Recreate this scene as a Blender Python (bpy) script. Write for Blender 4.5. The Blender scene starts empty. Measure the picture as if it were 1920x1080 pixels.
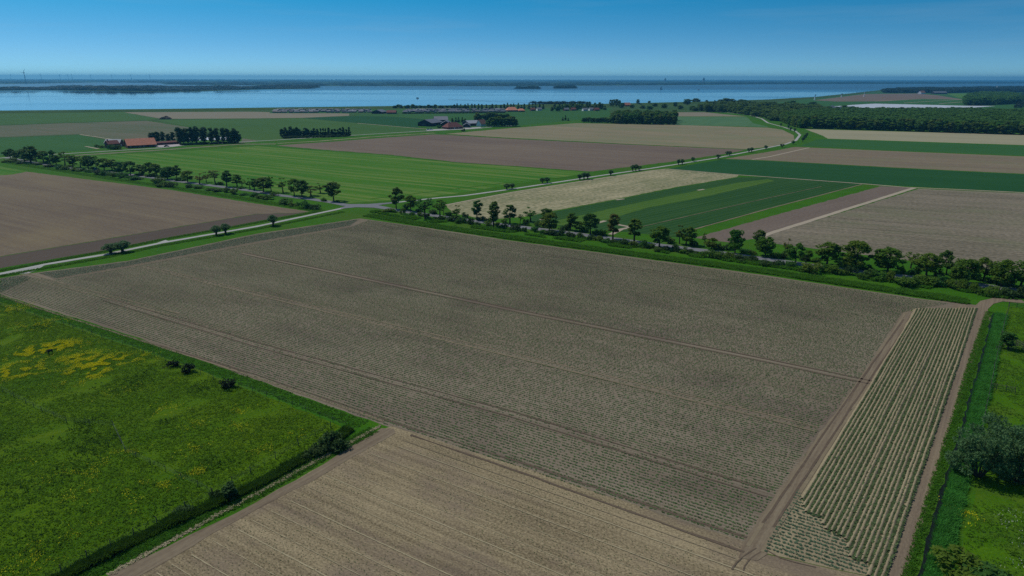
import bpy, bmesh, math, random
import numpy as np
from mathutils import Vector, Matrix

random.seed(7)
rng = np.random.default_rng(11)
S = bpy.context.scene
COL = S.collection
R = math.radians

# ------------------------------------------------------------------ camera
CAM_H, PITCH, ROLL, FPX = 60.0, R(17.07), R(0.10), 1280.0
fwd = Vector((0, math.cos(PITCH), -math.sin(PITCH)))
up0 = Vector((0, math.sin(PITCH), math.cos(PITCH)))
rt0 = Vector((1, 0, 0))
rt = rt0 * math.cos(ROLL) + up0 * math.sin(ROLL)
up = up0 * math.cos(ROLL) - rt0 * math.sin(ROLL)
cam_d = bpy.data.cameras.new('camera')
cam_d.sensor_width = 36.0
cam_d.lens = 24.0
cam_d.clip_start = 1.0
cam_d.clip_end = 120000.0
cam = bpy.data.objects.new('camera', cam_d)
COL.objects.link(cam)
m = Matrix((rt, up, -fwd)).transposed().to_4x4()
m.translation = (0, 0, CAM_H)
cam.matrix_world = m
S.camera = cam

# ------------------------------------------------------------------ light
SUN_EL, SUN_AZ = R(53), R(-54)          # azimuth from +Y, negative = towards -X
sun_dir = Vector((math.sin(SUN_AZ) * math.cos(SUN_EL), math.cos(SUN_AZ) * math.cos(SUN_EL), math.sin(SUN_EL)))
W = bpy.data.worlds.new('World')
S.world = W
W.use_nodes = True
nt = W.node_tree
nt.nodes.clear()
n_out = nt.nodes.new('ShaderNodeOutputWorld')
n_bg = nt.nodes.new('ShaderNodeBackground')
n_bg.inputs['Strength'].default_value = 0.15
sky = nt.nodes.new('ShaderNodeTexSky')
sky.sky_type = 'NISHITA'
sky.sun_disc = False
sky.sun_elevation = SUN_EL
sky.sun_rotation = SUN_AZ
sky.altitude = 0
sky.air_density = 1.0
sky.dust_density = 0.4
sky.ozone_density = 3.0
tc = nt.nodes.new('ShaderNodeTexCoord')
vm = nt.nodes.new('ShaderNodeVectorMath'); vm.operation = 'MULTIPLY_ADD'
vm.inputs[1].default_value = (1, 1, 4.2)
vm.inputs[2].default_value = (0, 0, 0.075)
vn_ = nt.nodes.new('ShaderNodeVectorMath'); vn_.operation = 'NORMALIZE'
hs = nt.nodes.new('ShaderNodeHueSaturation')
hs.inputs['Saturation'].default_value = 1.15
hs.inputs['Value'].default_value = 1.0
nt.links.new(tc.outputs['Generated'], vm.inputs[0])
nt.links.new(vm.outputs[0], vn_.inputs[0])
nt.links.new(vn_.outputs[0], sky.inputs['Vector'])
nt.links.new(sky.outputs[0], hs.inputs['Color'])
# the air low over the estuary is bluer than the model's: a tint by height above the horizon
sz = nt.nodes.new('ShaderNodeSeparateXYZ'); nt.links.new(tc.outputs['Generated'], sz.inputs[0])
rp = nt.nodes.new('ShaderNodeValToRGB'); nt.links.new(sz.outputs['Z'], rp.inputs['Fac'])
el = rp.color_ramp.elements
el[0].position = 0.0; el[0].color = (0.74, 0.98, 0.94, 1)
el[1].position = 1.0; el[1].color = (0.86, 0.92, 0.84, 1)
for p_, c_ in ((0.035, (0.60, 0.95, 0.92, 1)), (0.10, (0.14, 0.92, 0.94, 1)), (0.24, (0.60, 0.90, 0.86, 1))):
    e_ = el.new(p_); e_.color = c_
tm_ = nt.nodes.new('ShaderNodeVectorMath'); tm_.operation = 'MULTIPLY'
t2_ = nt.nodes.new('ShaderNodeVectorMath'); t2_.operation = 'SCALE'; t2_.inputs['Scale'].default_value = 1.42
nt.links.new(hs.outputs[0], tm_.inputs[0]); nt.links.new(rp.outputs[0], tm_.inputs[1]); nt.links.new(tm_.outputs[0], t2_.inputs[0])
cn = nt.nodes.new('ShaderNodeTexNoise'); cn.inputs['Scale'].default_value = 3.0; cn.inputs['Detail'].default_value = 5; cn.inputs['Roughness'].default_value = 0.6
cm_ = nt.nodes.new('ShaderNodeVectorMath'); cm_.operation = 'MULTIPLY'; cm_.inputs[1].default_value = (1, 1, 14)
nt.links.new(tc.outputs['Generated'], cm_.inputs[0]); nt.links.new(cm_.outputs[0], cn.inputs['Vector'])
cr_ = nt.nodes.new('ShaderNodeMapRange'); cr_.inputs['From Min'].default_value = 0.52; cr_.inputs['From Max'].default_value = 0.80; cr_.inputs['To Max'].default_value = 0.12
nt.links.new(cn.outputs['Fac'], cr_.inputs['Value'])
cx_ = nt.nodes.new('ShaderNodeMix'); cx_.data_type = 'RGBA'; cx_.inputs['B'].default_value = (4.2, 5.4, 6.2, 1)      # thin cirrus
nt.links.new(cr_.outputs[0], cx_.inputs['Factor']); nt.links.new(t2_.outputs[0], cx_.inputs['A'])
nt.links.new(cx_.outputs['Result'], n_bg.inputs['Color'])
nt.links.new(n_bg.outputs[0], n_out.inputs['Surface'])

sd = bpy.data.lights.new('sun', 'SUN')
sd.energy = 5.0
sd.angle = R(0.53)
sd.color = (1.0, 0.95, 0.87)
so = bpy.data.objects.new('sun', sd)
so.rotation_euler = (-sun_dir).to_track_quat('-Z', 'Y').to_euler()
so.location = (0, 0, 300)
COL.objects.link(so)

S.view_settings.view_transform = 'Standard'
S.view_settings.look = 'None'
S.view_settings.gamma = 1.0
S.view_settings.use_curve_mapping = False
S.view_settings.exposure = -0.84
S.cycles.max_bounces = 8
S.cycles.diffuse_bounces = 4
S.cycles.glossy_bounces = 2
S.cycles.transmission_bounces = 5
S.cycles.volume_bounces = 0
S.cycles.use_denoising = False
S.cycles.sample_clamp_indirect = 4

# ------------------------------------------------------------------ helpers
def G(x, y, z=0.0):
    """the point of the level z that lies under a spot of the survey photo"""
    d = fwd + rt * ((x - 960) / FPX) + up * ((540 - y) / FPX)
    t = (CAM_H - z) / -d.z
    return Vector((d.x * t, d.y * t, z))

def GP(pts, z=0.0):
    return np.array([G(x, y, z)[:2] for x, y in pts])

def tag(o, label=None, cat=None, group=None, kind=None):
    if label: o['label'] = label
    if cat: o['category'] = cat
    if group: o['group'] = group
    if kind: o['kind'] = kind
    return o

def link(o, parent=None):
    COL.objects.link(o)
    if parent is not None:
        o.parent = parent
    return o

def np_mesh(name, V, F, mats=(), mi=None, smooth=False):
    """V (n,3); F (m,k) index array or list of such arrays"""
    me = bpy.data.meshes.new(name)
    if not isinstance(F, (list, tuple)):
        F = [F]
    F = [np.asarray(f, dtype=np.int32) for f in F if len(f)]
    V = np.asarray(V, dtype=np.float32)
    me.vertices.add(len(V))
    me.vertices.foreach_set('co', V.ravel())
    loops = np.concatenate([f.ravel() for f in F])
    sizes = np.concatenate([np.full(len(f), f.shape[1], dtype=np.int32) for f in F])
    starts = np.concatenate([[0], np.cumsum(sizes)[:-1]]).astype(np.int32)
    me.loops.add(len(loops))
    me.loops.foreach_set('vertex_index', loops)
    me.polygons.add(len(sizes))
    me.polygons.foreach_set('loop_start', starts)
    for m_ in mats:
        me.materials.append(m_)
    if mi is not None:
        me.polygons.foreach_set('material_index', np.asarray(mi, dtype=np.int32))
    me.update(calc_edges=True)
    me.validate()
    if smooth:
        me.polygons.foreach_set('use_smooth', np.ones(len(sizes), dtype=bool))
    return me

def obj(name, me, parent=None, loc=None, rot=0.0, scale=None):
    o = bpy.data.objects.new(name, me)
    link(o, parent)
    if loc is not None: o.location = loc
    if rot: o.rotation_euler = (0, 0, rot)
    if scale is not None: o.scale = scale
    return o

def empty(name, loc, rot=0.0):
    o = bpy.data.objects.new(name, None)
    o.empty_display_size = 0.5
    o.location = loc
    o.rotation_euler = (0, 0, rot)
    return link(o)

class MB:
    """collects tubes, boxes and faces for ONE mesh"""
    def __init__(s): s.v, s.f, s.m = [], [], []
    def face(s, pts, mat=0):
        i = len(s.v); s.v += [tuple(p) for p in pts]; s.f.append(list(range(i, i + len(pts)))); s.m.append(mat)
    def box(s, c, size, rot=0.0, mat=0, taper=1.0):
        cx, cy, cz = c; a, b, h = size[0] / 2, size[1] / 2, size[2]
        co, si = math.cos(rot), math.sin(rot); i = len(s.v)
        for z, k in ((0, 1.0), (h, taper)):
            for x, y in ((-a, -b), (a, -b), (a, b), (-a, b)):
                s.v.append((cx + (x * co - y * si) * k, cy + (x * si + y * co) * k, cz + z))
        for q in ((0, 3, 2, 1), (4, 5, 6, 7), (0, 1, 5, 4), (1, 2, 6, 5), (2, 3, 7, 6), (3, 0, 4, 7)):
            s.f.append([i + k for k in q]); s.m.append(mat)
    def tube(s, pts, rad, n=6, mat=0, cap=True):
        pts = [Vector(p) for p in pts]; i0 = len(s.v)
        for k, p in enumerate(pts):
            d = (pts[min(k + 1, len(pts) - 1)] - pts[max(k - 1, 0)]).normalized()
            a = d.cross(Vector((0.31, 0.95, 0.1))); a = a.normalized() if a.length > 1e-4 else Vector((1, 0, 0))
            b = d.cross(a)
            for j in range(n):
                t = 2 * math.pi * j / n
                s.v.append(tuple(p + (a * math.cos(t) + b * math.sin(t)) * rad[k]))
        for k in range(len(pts) - 1):
            for j in range(n):
                s.f.append([i0 + k * n + j, i0 + k * n + (j + 1) % n, i0 + (k + 1) * n + (j + 1) % n, i0 + (k + 1) * n + j]); s.m.append(mat)
        if cap:
            s.f.append([i0 + (len(pts) - 1) * n + j for j in range(n)]); s.m.append(mat)
            s.f.append([i0 + j for j in reversed(range(n))]); s.m.append(mat)
    def mesh(s, name, mats):
        me = bpy.data.meshes.new(name)
        me.from_pydata(s.v, [], s.f)
        for m_ in mats: me.materials.append(m_)
        me.polygons.foreach_set('material_index', s.m)
        me.update()
        return me
    def build(s, name, mats, parent=None, loc=None, rot=0.0):
        return obj(name, s.mesh(name, mats if isinstance(mats, (list, tuple)) else [mats]), parent, loc, rot)

# value noise for scattering
_tab = rng.random((64, 256, 256))
def vnoise(x, y, scale, seed=0):
    x = np.asarray(x) / scale; y = np.asarray(y) / scale
    xi = np.floor(x).astype(int); yi = np.floor(y).astype(int)
    fx = x - xi; fy = y - yi
    fx = fx * fx * (3 - 2 * fx); fy = fy * fy * (3 - 2 * fy)
    T = _tab[seed % 64]
    g = lambda a, b: T[a % 256, b % 256]
    return (g(xi, yi) * (1 - fx) + g(xi + 1, yi) * fx) * (1 - fy) + (g(xi, yi + 1) * (1 - fx) + g(xi + 1, yi + 1) * fx) * fy

def inside(P, poly):
    x, y = P[:, 0], P[:, 1]; r = np.zeros(len(P), bool)
    n = len(poly)
    for i in range(n):
        x1, y1 = poly[i]; x2, y2 = poly[(i + 1) % n]
        c = (y1 > y) != (y2 > y)
        r ^= c & (x < (x2 - x1) * (y - y1) / (y2 - y1 + 1e-12) + x1)
    return r

# ------------------------------------------------------------------ materials
def new_mat(name):
    m_ = bpy.data.materials.new(name); m_.use_nodes = True
    t = m_.node_tree; b = t.nodes['Principled BSDF']
    b.inputs['Specular IOR Level'].default_value = 0.15
    return m_, t, b

def plain(name, col, rough=0.8, spec=0.2, var=0.15, scale=0.6):
    m_, t, b = new_mat(name)
    n = t.nodes.new('ShaderNodeTexNoise'); n.inputs['Scale'].default_value = scale; n.inputs['Detail'].default_value = 4
    g = t.nodes.new('ShaderNodeNewGeometry')
    t.links.new(g.outputs['Position'], n.inputs['Vector'])
    mx = t.nodes.new('ShaderNodeMix'); mx.data_type = 'RGBA'
    mx.inputs['A'].default_value = (*[c * (1 - 1.6 * var) for c in col], 1)
    mx.inputs['B'].default_value = (*[min(1, c * (1 + 1.6 * var)) for c in col], 1)
    t.links.new(n.outputs['Fac'], mx.inputs['Factor'])
    t.links.new(mx.outputs['Result'], b.inputs['Base Color'])
    b.inputs['Roughness'].default_value = rough
    b.inputs['Specular IOR Level'].default_value = spec
    return m_

def field_mat(name, c1, c2, ang=-32.0, fine=(0.6, 0.4), streak=(50, 2.0), patch=35.0, wf=0.5, ws=0.3, wp=0.3,
              rows=None, wr=0.0, c3=None, w3=0.5, p3=22.0, q3=None, bias=0.5, bump=0.12, gap=None):
    """crop or soil: fine grain, streaks along the drilling direction and broad patches between two colours of the ground itself"""
    fx = lambda c: tuple(np.array(c) * ((0.92, 0.88, 0.74) if c[0] > c[1] else (0.92, 1.0, 0.72))) if c else c
    c1, c2, c3 = fx(c1), fx(c2), fx(c3)
    m_, t, b = new_mat(name)
    N = t.nodes; L = t.links
    g = N.new('ShaderNodeNewGeometry')
    mp = N.new('ShaderNodeMapping'); mp.vector_type = 'POINT'
    mp.inputs['Rotation'].default_value = (0, 0, R(-ang))
    L.new(g.outputs['Position'], mp.inputs['Vector'])
    def noise(sx, sy, det=2.0, rough=0.6, off=0.0):
        v = N.new('ShaderNodeVectorMath'); v.operation = 'MULTIPLY_ADD'
        v.inputs[1].default_value = (1 / sx, 1 / sy, 0.0); v.inputs[2].default_value = (off, off * 1.7, off)
        L.new(mp.outputs[0], v.inputs[0])
        n = N.new('ShaderNodeTexNoise'); n.inputs['Scale'].default_value = 1.0
        n.inputs['Detail'].default_value = det; n.inputs['Roughness'].default_value = rough
        L.new(v.outputs[0], n.inputs['Vector'])
        return n.outputs['Fac']
    def madd(a, k, c):
        q = N.new('ShaderNodeMath'); q.operation = 'MULTIPLY_ADD'
        L.new(a, q.inputs[0]); q.inputs[1].default_value = k
        if isinstance(c, (int, float)): q.inputs[2].default_value = c
        else: L.new(c, q.inputs[2])
        return q.outputs[0]
    nf = noise(*fine, det=1.5, rough=0.7)
    f = madd(nf, 2.6 * wf, bias - 1.3 * wf)
    f = madd(noise(*streak, det=3, off=3.3), 2.6 * ws, madd(f, 1.0, -1.3 * ws))
    f = madd(noise(patch * 1.6, patch, det=3, off=7.1), 2.6 * wp, madd(f, 1.0, -1.3 * wp))
    if rows:
        sp = N.new('ShaderNodeSeparateXYZ'); L.new(mp.outputs[0], sp.inputs[0])
        a = madd(sp.outputs['Y'], 2 * math.pi / rows, 0.0)
        sn = N.new('ShaderNodeMath'); sn.operation = 'SINE'; L.new(a, sn.inputs[0])
        f = madd(sn.outputs[0], wr, f)
    cl = N.new('ShaderNodeClamp'); L.new(f, cl.inputs['Value'])
    mx = N.new('ShaderNodeMix'); mx.data_type = 'RGBA'
    mx.inputs['A'].default_value = (*c1, 1); mx.inputs['B'].default_value = (*c2, 1)
    L.new(cl.outputs[0], mx.inputs['Factor'])
    out = mx.outputs['Result']
    if c3:
        q = noise(*(q3 or (p3 * 2, p3)), det=4, rough=0.65, off=13.7)
        rp = N.new('ShaderNodeMapRange'); rp.inputs['From Min'].default_value = 0.48; rp.inputs['From Max'].default_value = 0.68
        rp.inputs['To Max'].default_value = w3
        L.new(q, rp.inputs['Value'])
        mx2 = N.new('ShaderNodeMix'); mx2.data_type = 'RGBA'
        L.new(rp.outputs[0], mx2.inputs['Factor']); L.new(out, mx2.inputs['A']); mx2.inputs['B'].default_value = (*c3, 1)
        out = mx2.outputs['Result']
    L.new(out, b.inputs['Base Color'])
    b.inputs['Roughness'].default_value = 0.95
    b.inputs['Specular IOR Level'].default_value = 0.05
    if bump:
        bp = N.new('ShaderNodeBump'); bp.inputs['Strength'].default_value = 0.8; bp.inputs['Distance'].default_value = bump
        L.new(nf, bp.inputs['Height']); L.new(bp.outputs[0], b.inputs['Normal'])
    return m_

def leaf_mat(name, col, transl=0.25, hvar=0.03, vvar=0.35):
    m_, t, b = new_mat(name)
    N = t.nodes; L = t.links
    oi = N.new('ShaderNodeObjectInfo'); g = N.new('ShaderNodeNewGeometry')
    n = N.new('ShaderNodeTexNoise'); n.inputs['Scale'].default_value = 0.9; n.inputs['Detail'].default_value = 2
    L.new(g.outputs['Position'], n.inputs['Vector'])
    a = N.new('ShaderNodeMath'); a.operation = 'MULTIPLY_ADD'; L.new(oi.outputs['Random'], a.inputs[0])
    a.inputs[1].default_value = hvar * 2; a.inputs[2].default_value = 0.5 - hvar
    v = N.new('ShaderNodeMath'); v.operation = 'MULTIPLY_ADD'; L.new(n.outputs['Fac'], v.inputs[0])
    v.inputs[1].default_value = vvar * 2.4; v.inputs[2].default_value = 1.0 - vvar * 1.2
    h = N.new('ShaderNodeHueSaturation'); h.inputs['Color'].default_value = (*col, 1)
    L.new(a.outputs[0], h.inputs['Hue']); L.new(v.outputs[0], h.inputs['Value'])
    L.new(h.outputs[0], b.inputs['Base Color'])
    b.inputs['Roughness'].default_value = 0.7
    b.inputs['Specular IOR Level'].default_value = 0.12
    tr = N.new('ShaderNodeBsdfTranslucent'); L.new(h.outputs[0], tr.inputs['Color'])
    ms = N.new('ShaderNodeMixShader'); ms.inputs[0].default_value = transl
    L.new(b.outputs[0], ms.inputs[1]); L.new(tr.outputs[0], ms.inputs[2])
    L.new(ms.outputs[0], N['Material Output'].inputs['Surface'])
    return m_

M = {}
SOIL, PALE, PURP = (0.135, 0.108, 0.080), (0.235, 0.200, 0.155), (0.125, 0.095, 0.090)
GR1, GR2 = (0.030, 0.085, 0.010), (0.055, 0.130, 0.014)
M['verge'] = field_mat('verge_grass', (0.024, 0.092, 0.005), (0.058, 0.150, 0.008), fine=(0.9, 0.7), streak=(14, 1.4), patch=18, wf=0.45, ws=0.35, wp=0.35, c3=(0.075, 0.105, 0.02), w3=0.5, bump=0.25)
M['lowland'] = field_mat('lowland_grass', (0.035, 0.075, 0.02), (0.06, 0.10, 0.035), fine=(4, 4), streak=(300, 20), patch=200, wf=0.3, ws=0.4, wp=0.6, bump=0)
M['potato'] = field_mat('potato_soil', SOIL, (0.275, 0.238, 0.200), fine=(0.32, 0.20), streak=(60, 1.5), patch=30, wf=0.55, ws=0.30, wp=0.22, rows=0.75, wr=0.18, c3=PURP, w3=0.6, p3=14, bump=0.10)
M['headland'] = field_mat('headland_soil', (0.13, 0.115, 0.09), (0.19, 0.165, 0.13), ang=55, fine=(0.55, 0.3), rows=0.75, wr=0.18, bump=0.1)
M['tilled'] = field_mat('tilled_soil', (0.135, 0.108, 0.073), (0.390, 0.322, 0.222), fine=(0.40, 0.26), streak=(45, 0.9), patch=14, wf=0.8, ws=0.5, wp=0.35, c3=(0.20, 0.155, 0.135), w3=0.7, p3=9, bump=0.10)
M['ridge'] = field_mat('ridge_soil', (0.21, 0.175, 0.125), (0.37, 0.315, 0.225), ang=53, fine=(0.5, 0.3), streak=(20, 0.8), patch=12, wf=0.5, ws=0.3, wp=0.2, bump=0.06)
M['strip'] = field_mat('strip_soil', (0.15, 0.115, 0.095), (0.27, 0.22, 0.17), ang=54, fine=(0.6, 0.3), streak=(30, 0.5), patch=12, wf=0.4, ws=0.6, wp=0.2, bump=0.08)
M['dirt'] = field_mat('dirt_track', (0.15, 0.115, 0.092), (0.26, 0.215, 0.165), ang=55, fine=(0.8, 0.4), streak=(16, 0.5), patch=8, wf=0.35, ws=0.6, wp=0.4, bump=0.06)
M['rut'] = field_mat('wheel_rut', (0.095, 0.070, 0.060), (0.165, 0.130, 0.105), fine=(0.8, 0.4), wf=0.5, bump=0.06)
M['paletrack'] = field_mat('pale_field_track', (0.33, 0.285, 0.25), (0.45, 0.39, 0.33), fine=(1.2, 0.8), wf=0.4, bump=0)
M['rutpale'] = field_mat('pale_rut', (0.18, 0.145, 0.11), (0.27, 0.225, 0.165), fine=(0.8, 0.4), wf=0.5, bump=0.04)
M['seedline'] = field_mat('pale_seed_line', (0.30, 0.265, 0.185), (0.44, 0.38, 0.275), fine=(1.2, 0.4), wf=0.5, bump=0.04)
M['pasture'] = field_mat('pasture_turf', (0.034, 0.090, 0.003), (0.090, 0.148, 0.004), ang=40, fine=(0.7, 0.5), streak=(9, 2.5), patch=14, wf=0.45, ws=0.4, wp=0.55, c3=(0.110, 0.145, 0.006), w3=0.5, p3=9, bump=0.3)
M['paddock'] = field_mat('paddock_turf', (0.034, 0.100, 0.004), (0.080, 0.160, 0.006), ang=-20, fine=(0.7, 0.5), streak=(9, 2.0), patch=12, wf=0.4, ws=0.4, wp=0.5, c3=(0.085, 0.115, 0.02), w3=0.5, p3=7, bump=0.25)
M['brown'] = field_mat('brown_soil', (0.135, 0.105, 0.090), (0.215, 0.175, 0.130), fine=(1.7, 1.3), streak=(110, 3.0), patch=60, wf=0.50, ws=0.45, wp=0.5, c3=(0.24, 0.195, 0.12), w3=0.4, p3=45)
M['dark_soil'] = field_mat('dark_ploughed_soil', (0.085, 0.068, 0.062), (0.125, 0.100, 0.088), ang=53, fine=(1.0, 0.5), streak=(60, 1.5), wf=0.4, ws=0.4)
M['purple'] = field_mat('purple_brown_soil', (0.135, 0.102, 0.095), (0.215, 0.172, 0.140), fine=(3, 2.2), streak=(160, 5), patch=80, wf=0.40, ws=0.5, wp=0.5)
M['meadow'] = field_mat('bright_meadow', (0.030, 0.128, 0.010), (0.082, 0.172, 0.020), fine=(2.6, 1.8), streak=(120, 3.5), patch=70, wf=0.55, ws=0.5, wp=0.5, c3=(0.19, 0.215, 0.075), w3=0.75, q3=(150, 5))
M['tan'] = field_mat('tan_field', (0.20, 0.185, 0.125), (0.29, 0.245, 0.175), fine=(5, 3.4), streak=(200, 14), patch=60, wf=0.35, ws=0.6, wp=0.4, c3=(0.17, 0.18, 0.12), w3=0.6, p3=40)
M['paletan'] = field_mat('pale_green_tan_crop', (0.27, 0.265, 0.190), (0.36, 0.335, 0.245), ang=-22, fine=(5, 3.5), streak=(200, 6), patch=60, wf=0.35, ws=0.5, wp=0.4)
M['wheatdark'] = field_mat('dark_wheat', (0.014, 0.062, 0.022), (0.026, 0.085, 0.030), ang=-20, fine=(3, 2), streak=(150, 3), patch=50, wf=0.40, ws=0.4, wp=0.4)
M['wheat'] = field_mat('green_wheat', (0.026, 0.090, 0.028), (0.048, 0.120, 0.038), ang=-20, fine=(4, 3), streak=(150, 4), patch=60, wf=0.40, ws=0.4, wp=0.4)
M['teal'] = field_mat('blue_green_crop', (0.060, 0.130, 0.070), (0.105, 0.180, 0.105), ang=60, fine=(2, 1), streak=(80, 6), wf=0.3, ws=0.5)
M['straw'] = field_mat('straw_field', (0.13, 0.13, 0.080), (0.45, 0.40, 0.285), ang=43, fine=(2.2, 1.8), streak=(40, 2.2), patch=25, wf=0.75, ws=0.35, wp=0.35, c3=(0.16, 0.17, 0.10), w3=0.5, p3=14)
M['onion'] = field_mat('striped_green_crop', (0.018, 0.060, 0.018), (0.042, 0.092, 0.030), ang=43.2, fine=(2, 1.2), streak=(140, 1.3), patch=40, wf=0.40, ws=0.7, wp=0.3, rows=3.2, wr=0.25)
M['onionlight'] = field_mat('light_green_crop', (0.045, 0.105, 0.018), (0.090, 0.150, 0.035), ang=43.2, fine=(2, 1.2), streak=(90, 1.3), wf=0.50, ws=0.6, rows=3.2, wr=0.2)
M['stony'] = field_mat('greyish_soil', (0.140, 0.110, 0.100), (0.205, 0.165, 0.150), ang=43, fine=(1.6, 1.3), streak=(60, 2), wf=0.70, ws=0.3)
M['greybrown'] = field_mat('grey_brown_crop', (0.105, 0.098, 0.075), (0.285, 0.245, 0.205), ang=-24, fine=(1.6, 1.2), streak=(120, 3), patch=40, wf=0.70, ws=0.4, wp=0.35, c3=(0.15, 0.155, 0.10), w3=0.5)
M['tanrows'] = field_mat('tan_row_crop', (0.165, 0.130, 0.108), (0.245, 0.205, 0.150), ang=-22, fine=(3.6, 2.6), streak=(150, 4), patch=60, wf=0.50, ws=0.6, wp=0.3, c3=(0.15, 0.15, 0.095), w3=0.4)
M['greygreen'] = field_mat('grey_green_crop', (0.085, 0.110, 0.065), (0.165, 0.150, 0.115), fine=(3, 2), streak=(200, 10), patch=90, wf=0.25, ws=0.5, wp=0.6)
M['olive'] = field_mat('olive_crop', (0.045, 0.100, 0.026), (0.070, 0.130, 0.036), fine=(3, 2), streak=(200, 8), patch=90, wf=0.25, ws=0.4, wp=0.4)
M['ley'] = field_mat('grass_ley', (0.028, 0.092, 0.026), (0.050, 0.120, 0.034), fine=(3, 2), streak=(200, 8), patch=90, wf=0.25, ws=0.4, wp=0.4)
M['palefield'] = field_mat('pale_field', (0.20, 0.185, 0.145), (0.26, 0.235, 0.19), fine=(4, 2), streak=(200, 10), wf=0.2, ws=0.4)
M['dike'] = field_mat('dike_grass', (0.035, 0.075, 0.022), (0.070, 0.110, 0.035), fine=(3, 3), streak=(150, 6), patch=60, wf=0.3, ws=0.5, wp=0.4)
M['concrete'] = plain('concrete', (0.36, 0.345, 0.315), 0.9, 0.15, 0.12, 0.5)
M['asphalt'] = plain('weathered_asphalt', (0.165, 0.165, 0.172), 0.9, 0.2, 0.15, 0.6)
M['yard'] = plain('yard_paving', (0.42, 0.36, 0.35), 0.9, 0.15, 0.15, 0.3)
M['sand'] = plain('pale_sand', (0.38, 0.35, 0.28), 0.95, 0.1, 0.2, 0.1)
M['plastic'] = plain('white_crop_sheet', (0.46, 0.48, 0.51), 0.6, 0.3, 0.1, 0.05)
M['ditch'] = plain('ditch_water', (0.006, 0.009, 0.007), 0.6, 0.15, 0.3, 1.0)
M['bark'] = plain('bark', (0.060, 0.048, 0.036), 0.95, 0.1, 0.3, 3.0)
M['post'] = plain('weathered_post', (0.10, 0.085, 0.07), 0.95, 0.1, 0.25, 3.0)
M['wire'] = plain('fence_wire', (0.12, 0.12, 0.12), 0.6, 0.4, 0.1, 3.0)
M['tile'] = plain('orange_roof_tile', (0.56, 0.215, 0.125), 0.85, 0.2, 0.3, 0.8)
M['redtile'] = plain('dark_red_roof', (0.165, 0.060, 0.048), 0.85, 0.2, 0.3, 0.8)
M['brick'] = plain('dark_brick', (0.115, 0.052, 0.048), 0.9, 0.15, 0.25, 1.0)
M['blackwood'] = plain('black_boarding', (0.020, 0.021, 0.026), 0.8, 0.3, 0.3, 0.8)
M['slate'] = plain('grey_sheet_roof', (0.145, 0.150, 0.165), 0.6, 0.4, 0.2, 0.5)
M['greyroof'] = plain('pale_sheet_roof', (0.27, 0.28, 0.30), 0.6, 0.4, 0.15, 0.5)
M['white'] = plain('white_paint', (0.74, 0.74, 0.74), 0.6, 0.3, 0.06, 0.5)
M['glass'] = plain('window_glass', (0.02, 0.025, 0.03), 0.15, 0.6, 0.1, 1.0)
M['darkgrey'] = plain('dark_metal', (0.05, 0.05, 0.055), 0.6, 0.4, 0.2, 0.5)
M['carbody'] = plain('dark_car_paint', (0.025, 0.027, 0.035), 0.3, 0.5, 0.05, 1.0)
M['coat'] = plain('black_coat', (0.014, 0.012, 0.012), 0.8, 0.2, 0.3, 4.0)
M['turbine'] = plain('turbine_grey', (0.10, 0.105, 0.115), 0.6, 0.3, 0.03, 0.1)
LF = dict(dark=leaf_mat('dark_leaves', (0.080, 0.165, 0.028), 0.42), mid=leaf_mat('green_leaves', (0.105, 0.205, 0.022), 0.48),
          lite=leaf_mat('light_leaves', (0.120, 0.200, 0.024), 0.46, 0.02), olive=leaf_mat('olive_leaves', (0.140, 0.155, 0.028), 0.44, 0.02),
          willow=leaf_mat('willow_leaves', (0.105, 0.195, 0.072), 0.38, 0.01), poplar=leaf_mat('poplar_leaves', (0.060, 0.125, 0.042), 0.35, 0.015),
          wood=leaf_mat('wood_leaves', (0.095, 0.180, 0.030), 0.40, 0.035), hedge=leaf_mat('hedge_leaves', (0.048, 0.095, 0.022), 0.32, 0.02),
          thorn=leaf_mat('thorn_leaves', (0.012, 0.020, 0.009), 0.05, 0.02), far=leaf_mat('far_leaves', (0.028, 0.052, 0.026), 0.1, 0.03))
CROP = leaf_mat('potato_leaves', (0.105, 0.170, 0.058), 0.38, 0.0, 0.8)
CROPH = leaf_mat('headland_potato_leaves', (0.092, 0.150, 0.080), 0.3, 0.0, 0.6)
CROPD = leaf_mat('ridge_potato_leaves', (0.098, 0.142, 0.052), 0.3, 0.0, 0.6)
TUFT = dict(verge=leaf_mat('verge_blades', (0.075, 0.200, 0.012), 0.5, 0, 0.5), past=leaf_mat('pasture_blades', (0.112, 0.218, 0.006), 0.5, 0, 0.5),
            reed=leaf_mat('reed_blades', (0.070, 0.260, 0.034), 0.55, 0, 0.4), dark=leaf_mat('bank_blades', (0.055, 0.120, 0.008), 0.45, 0, 0.5),
            pad=leaf_mat('paddock_blades', (0.090, 0.195, 0.015), 0.5, 0, 0.5))

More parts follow.
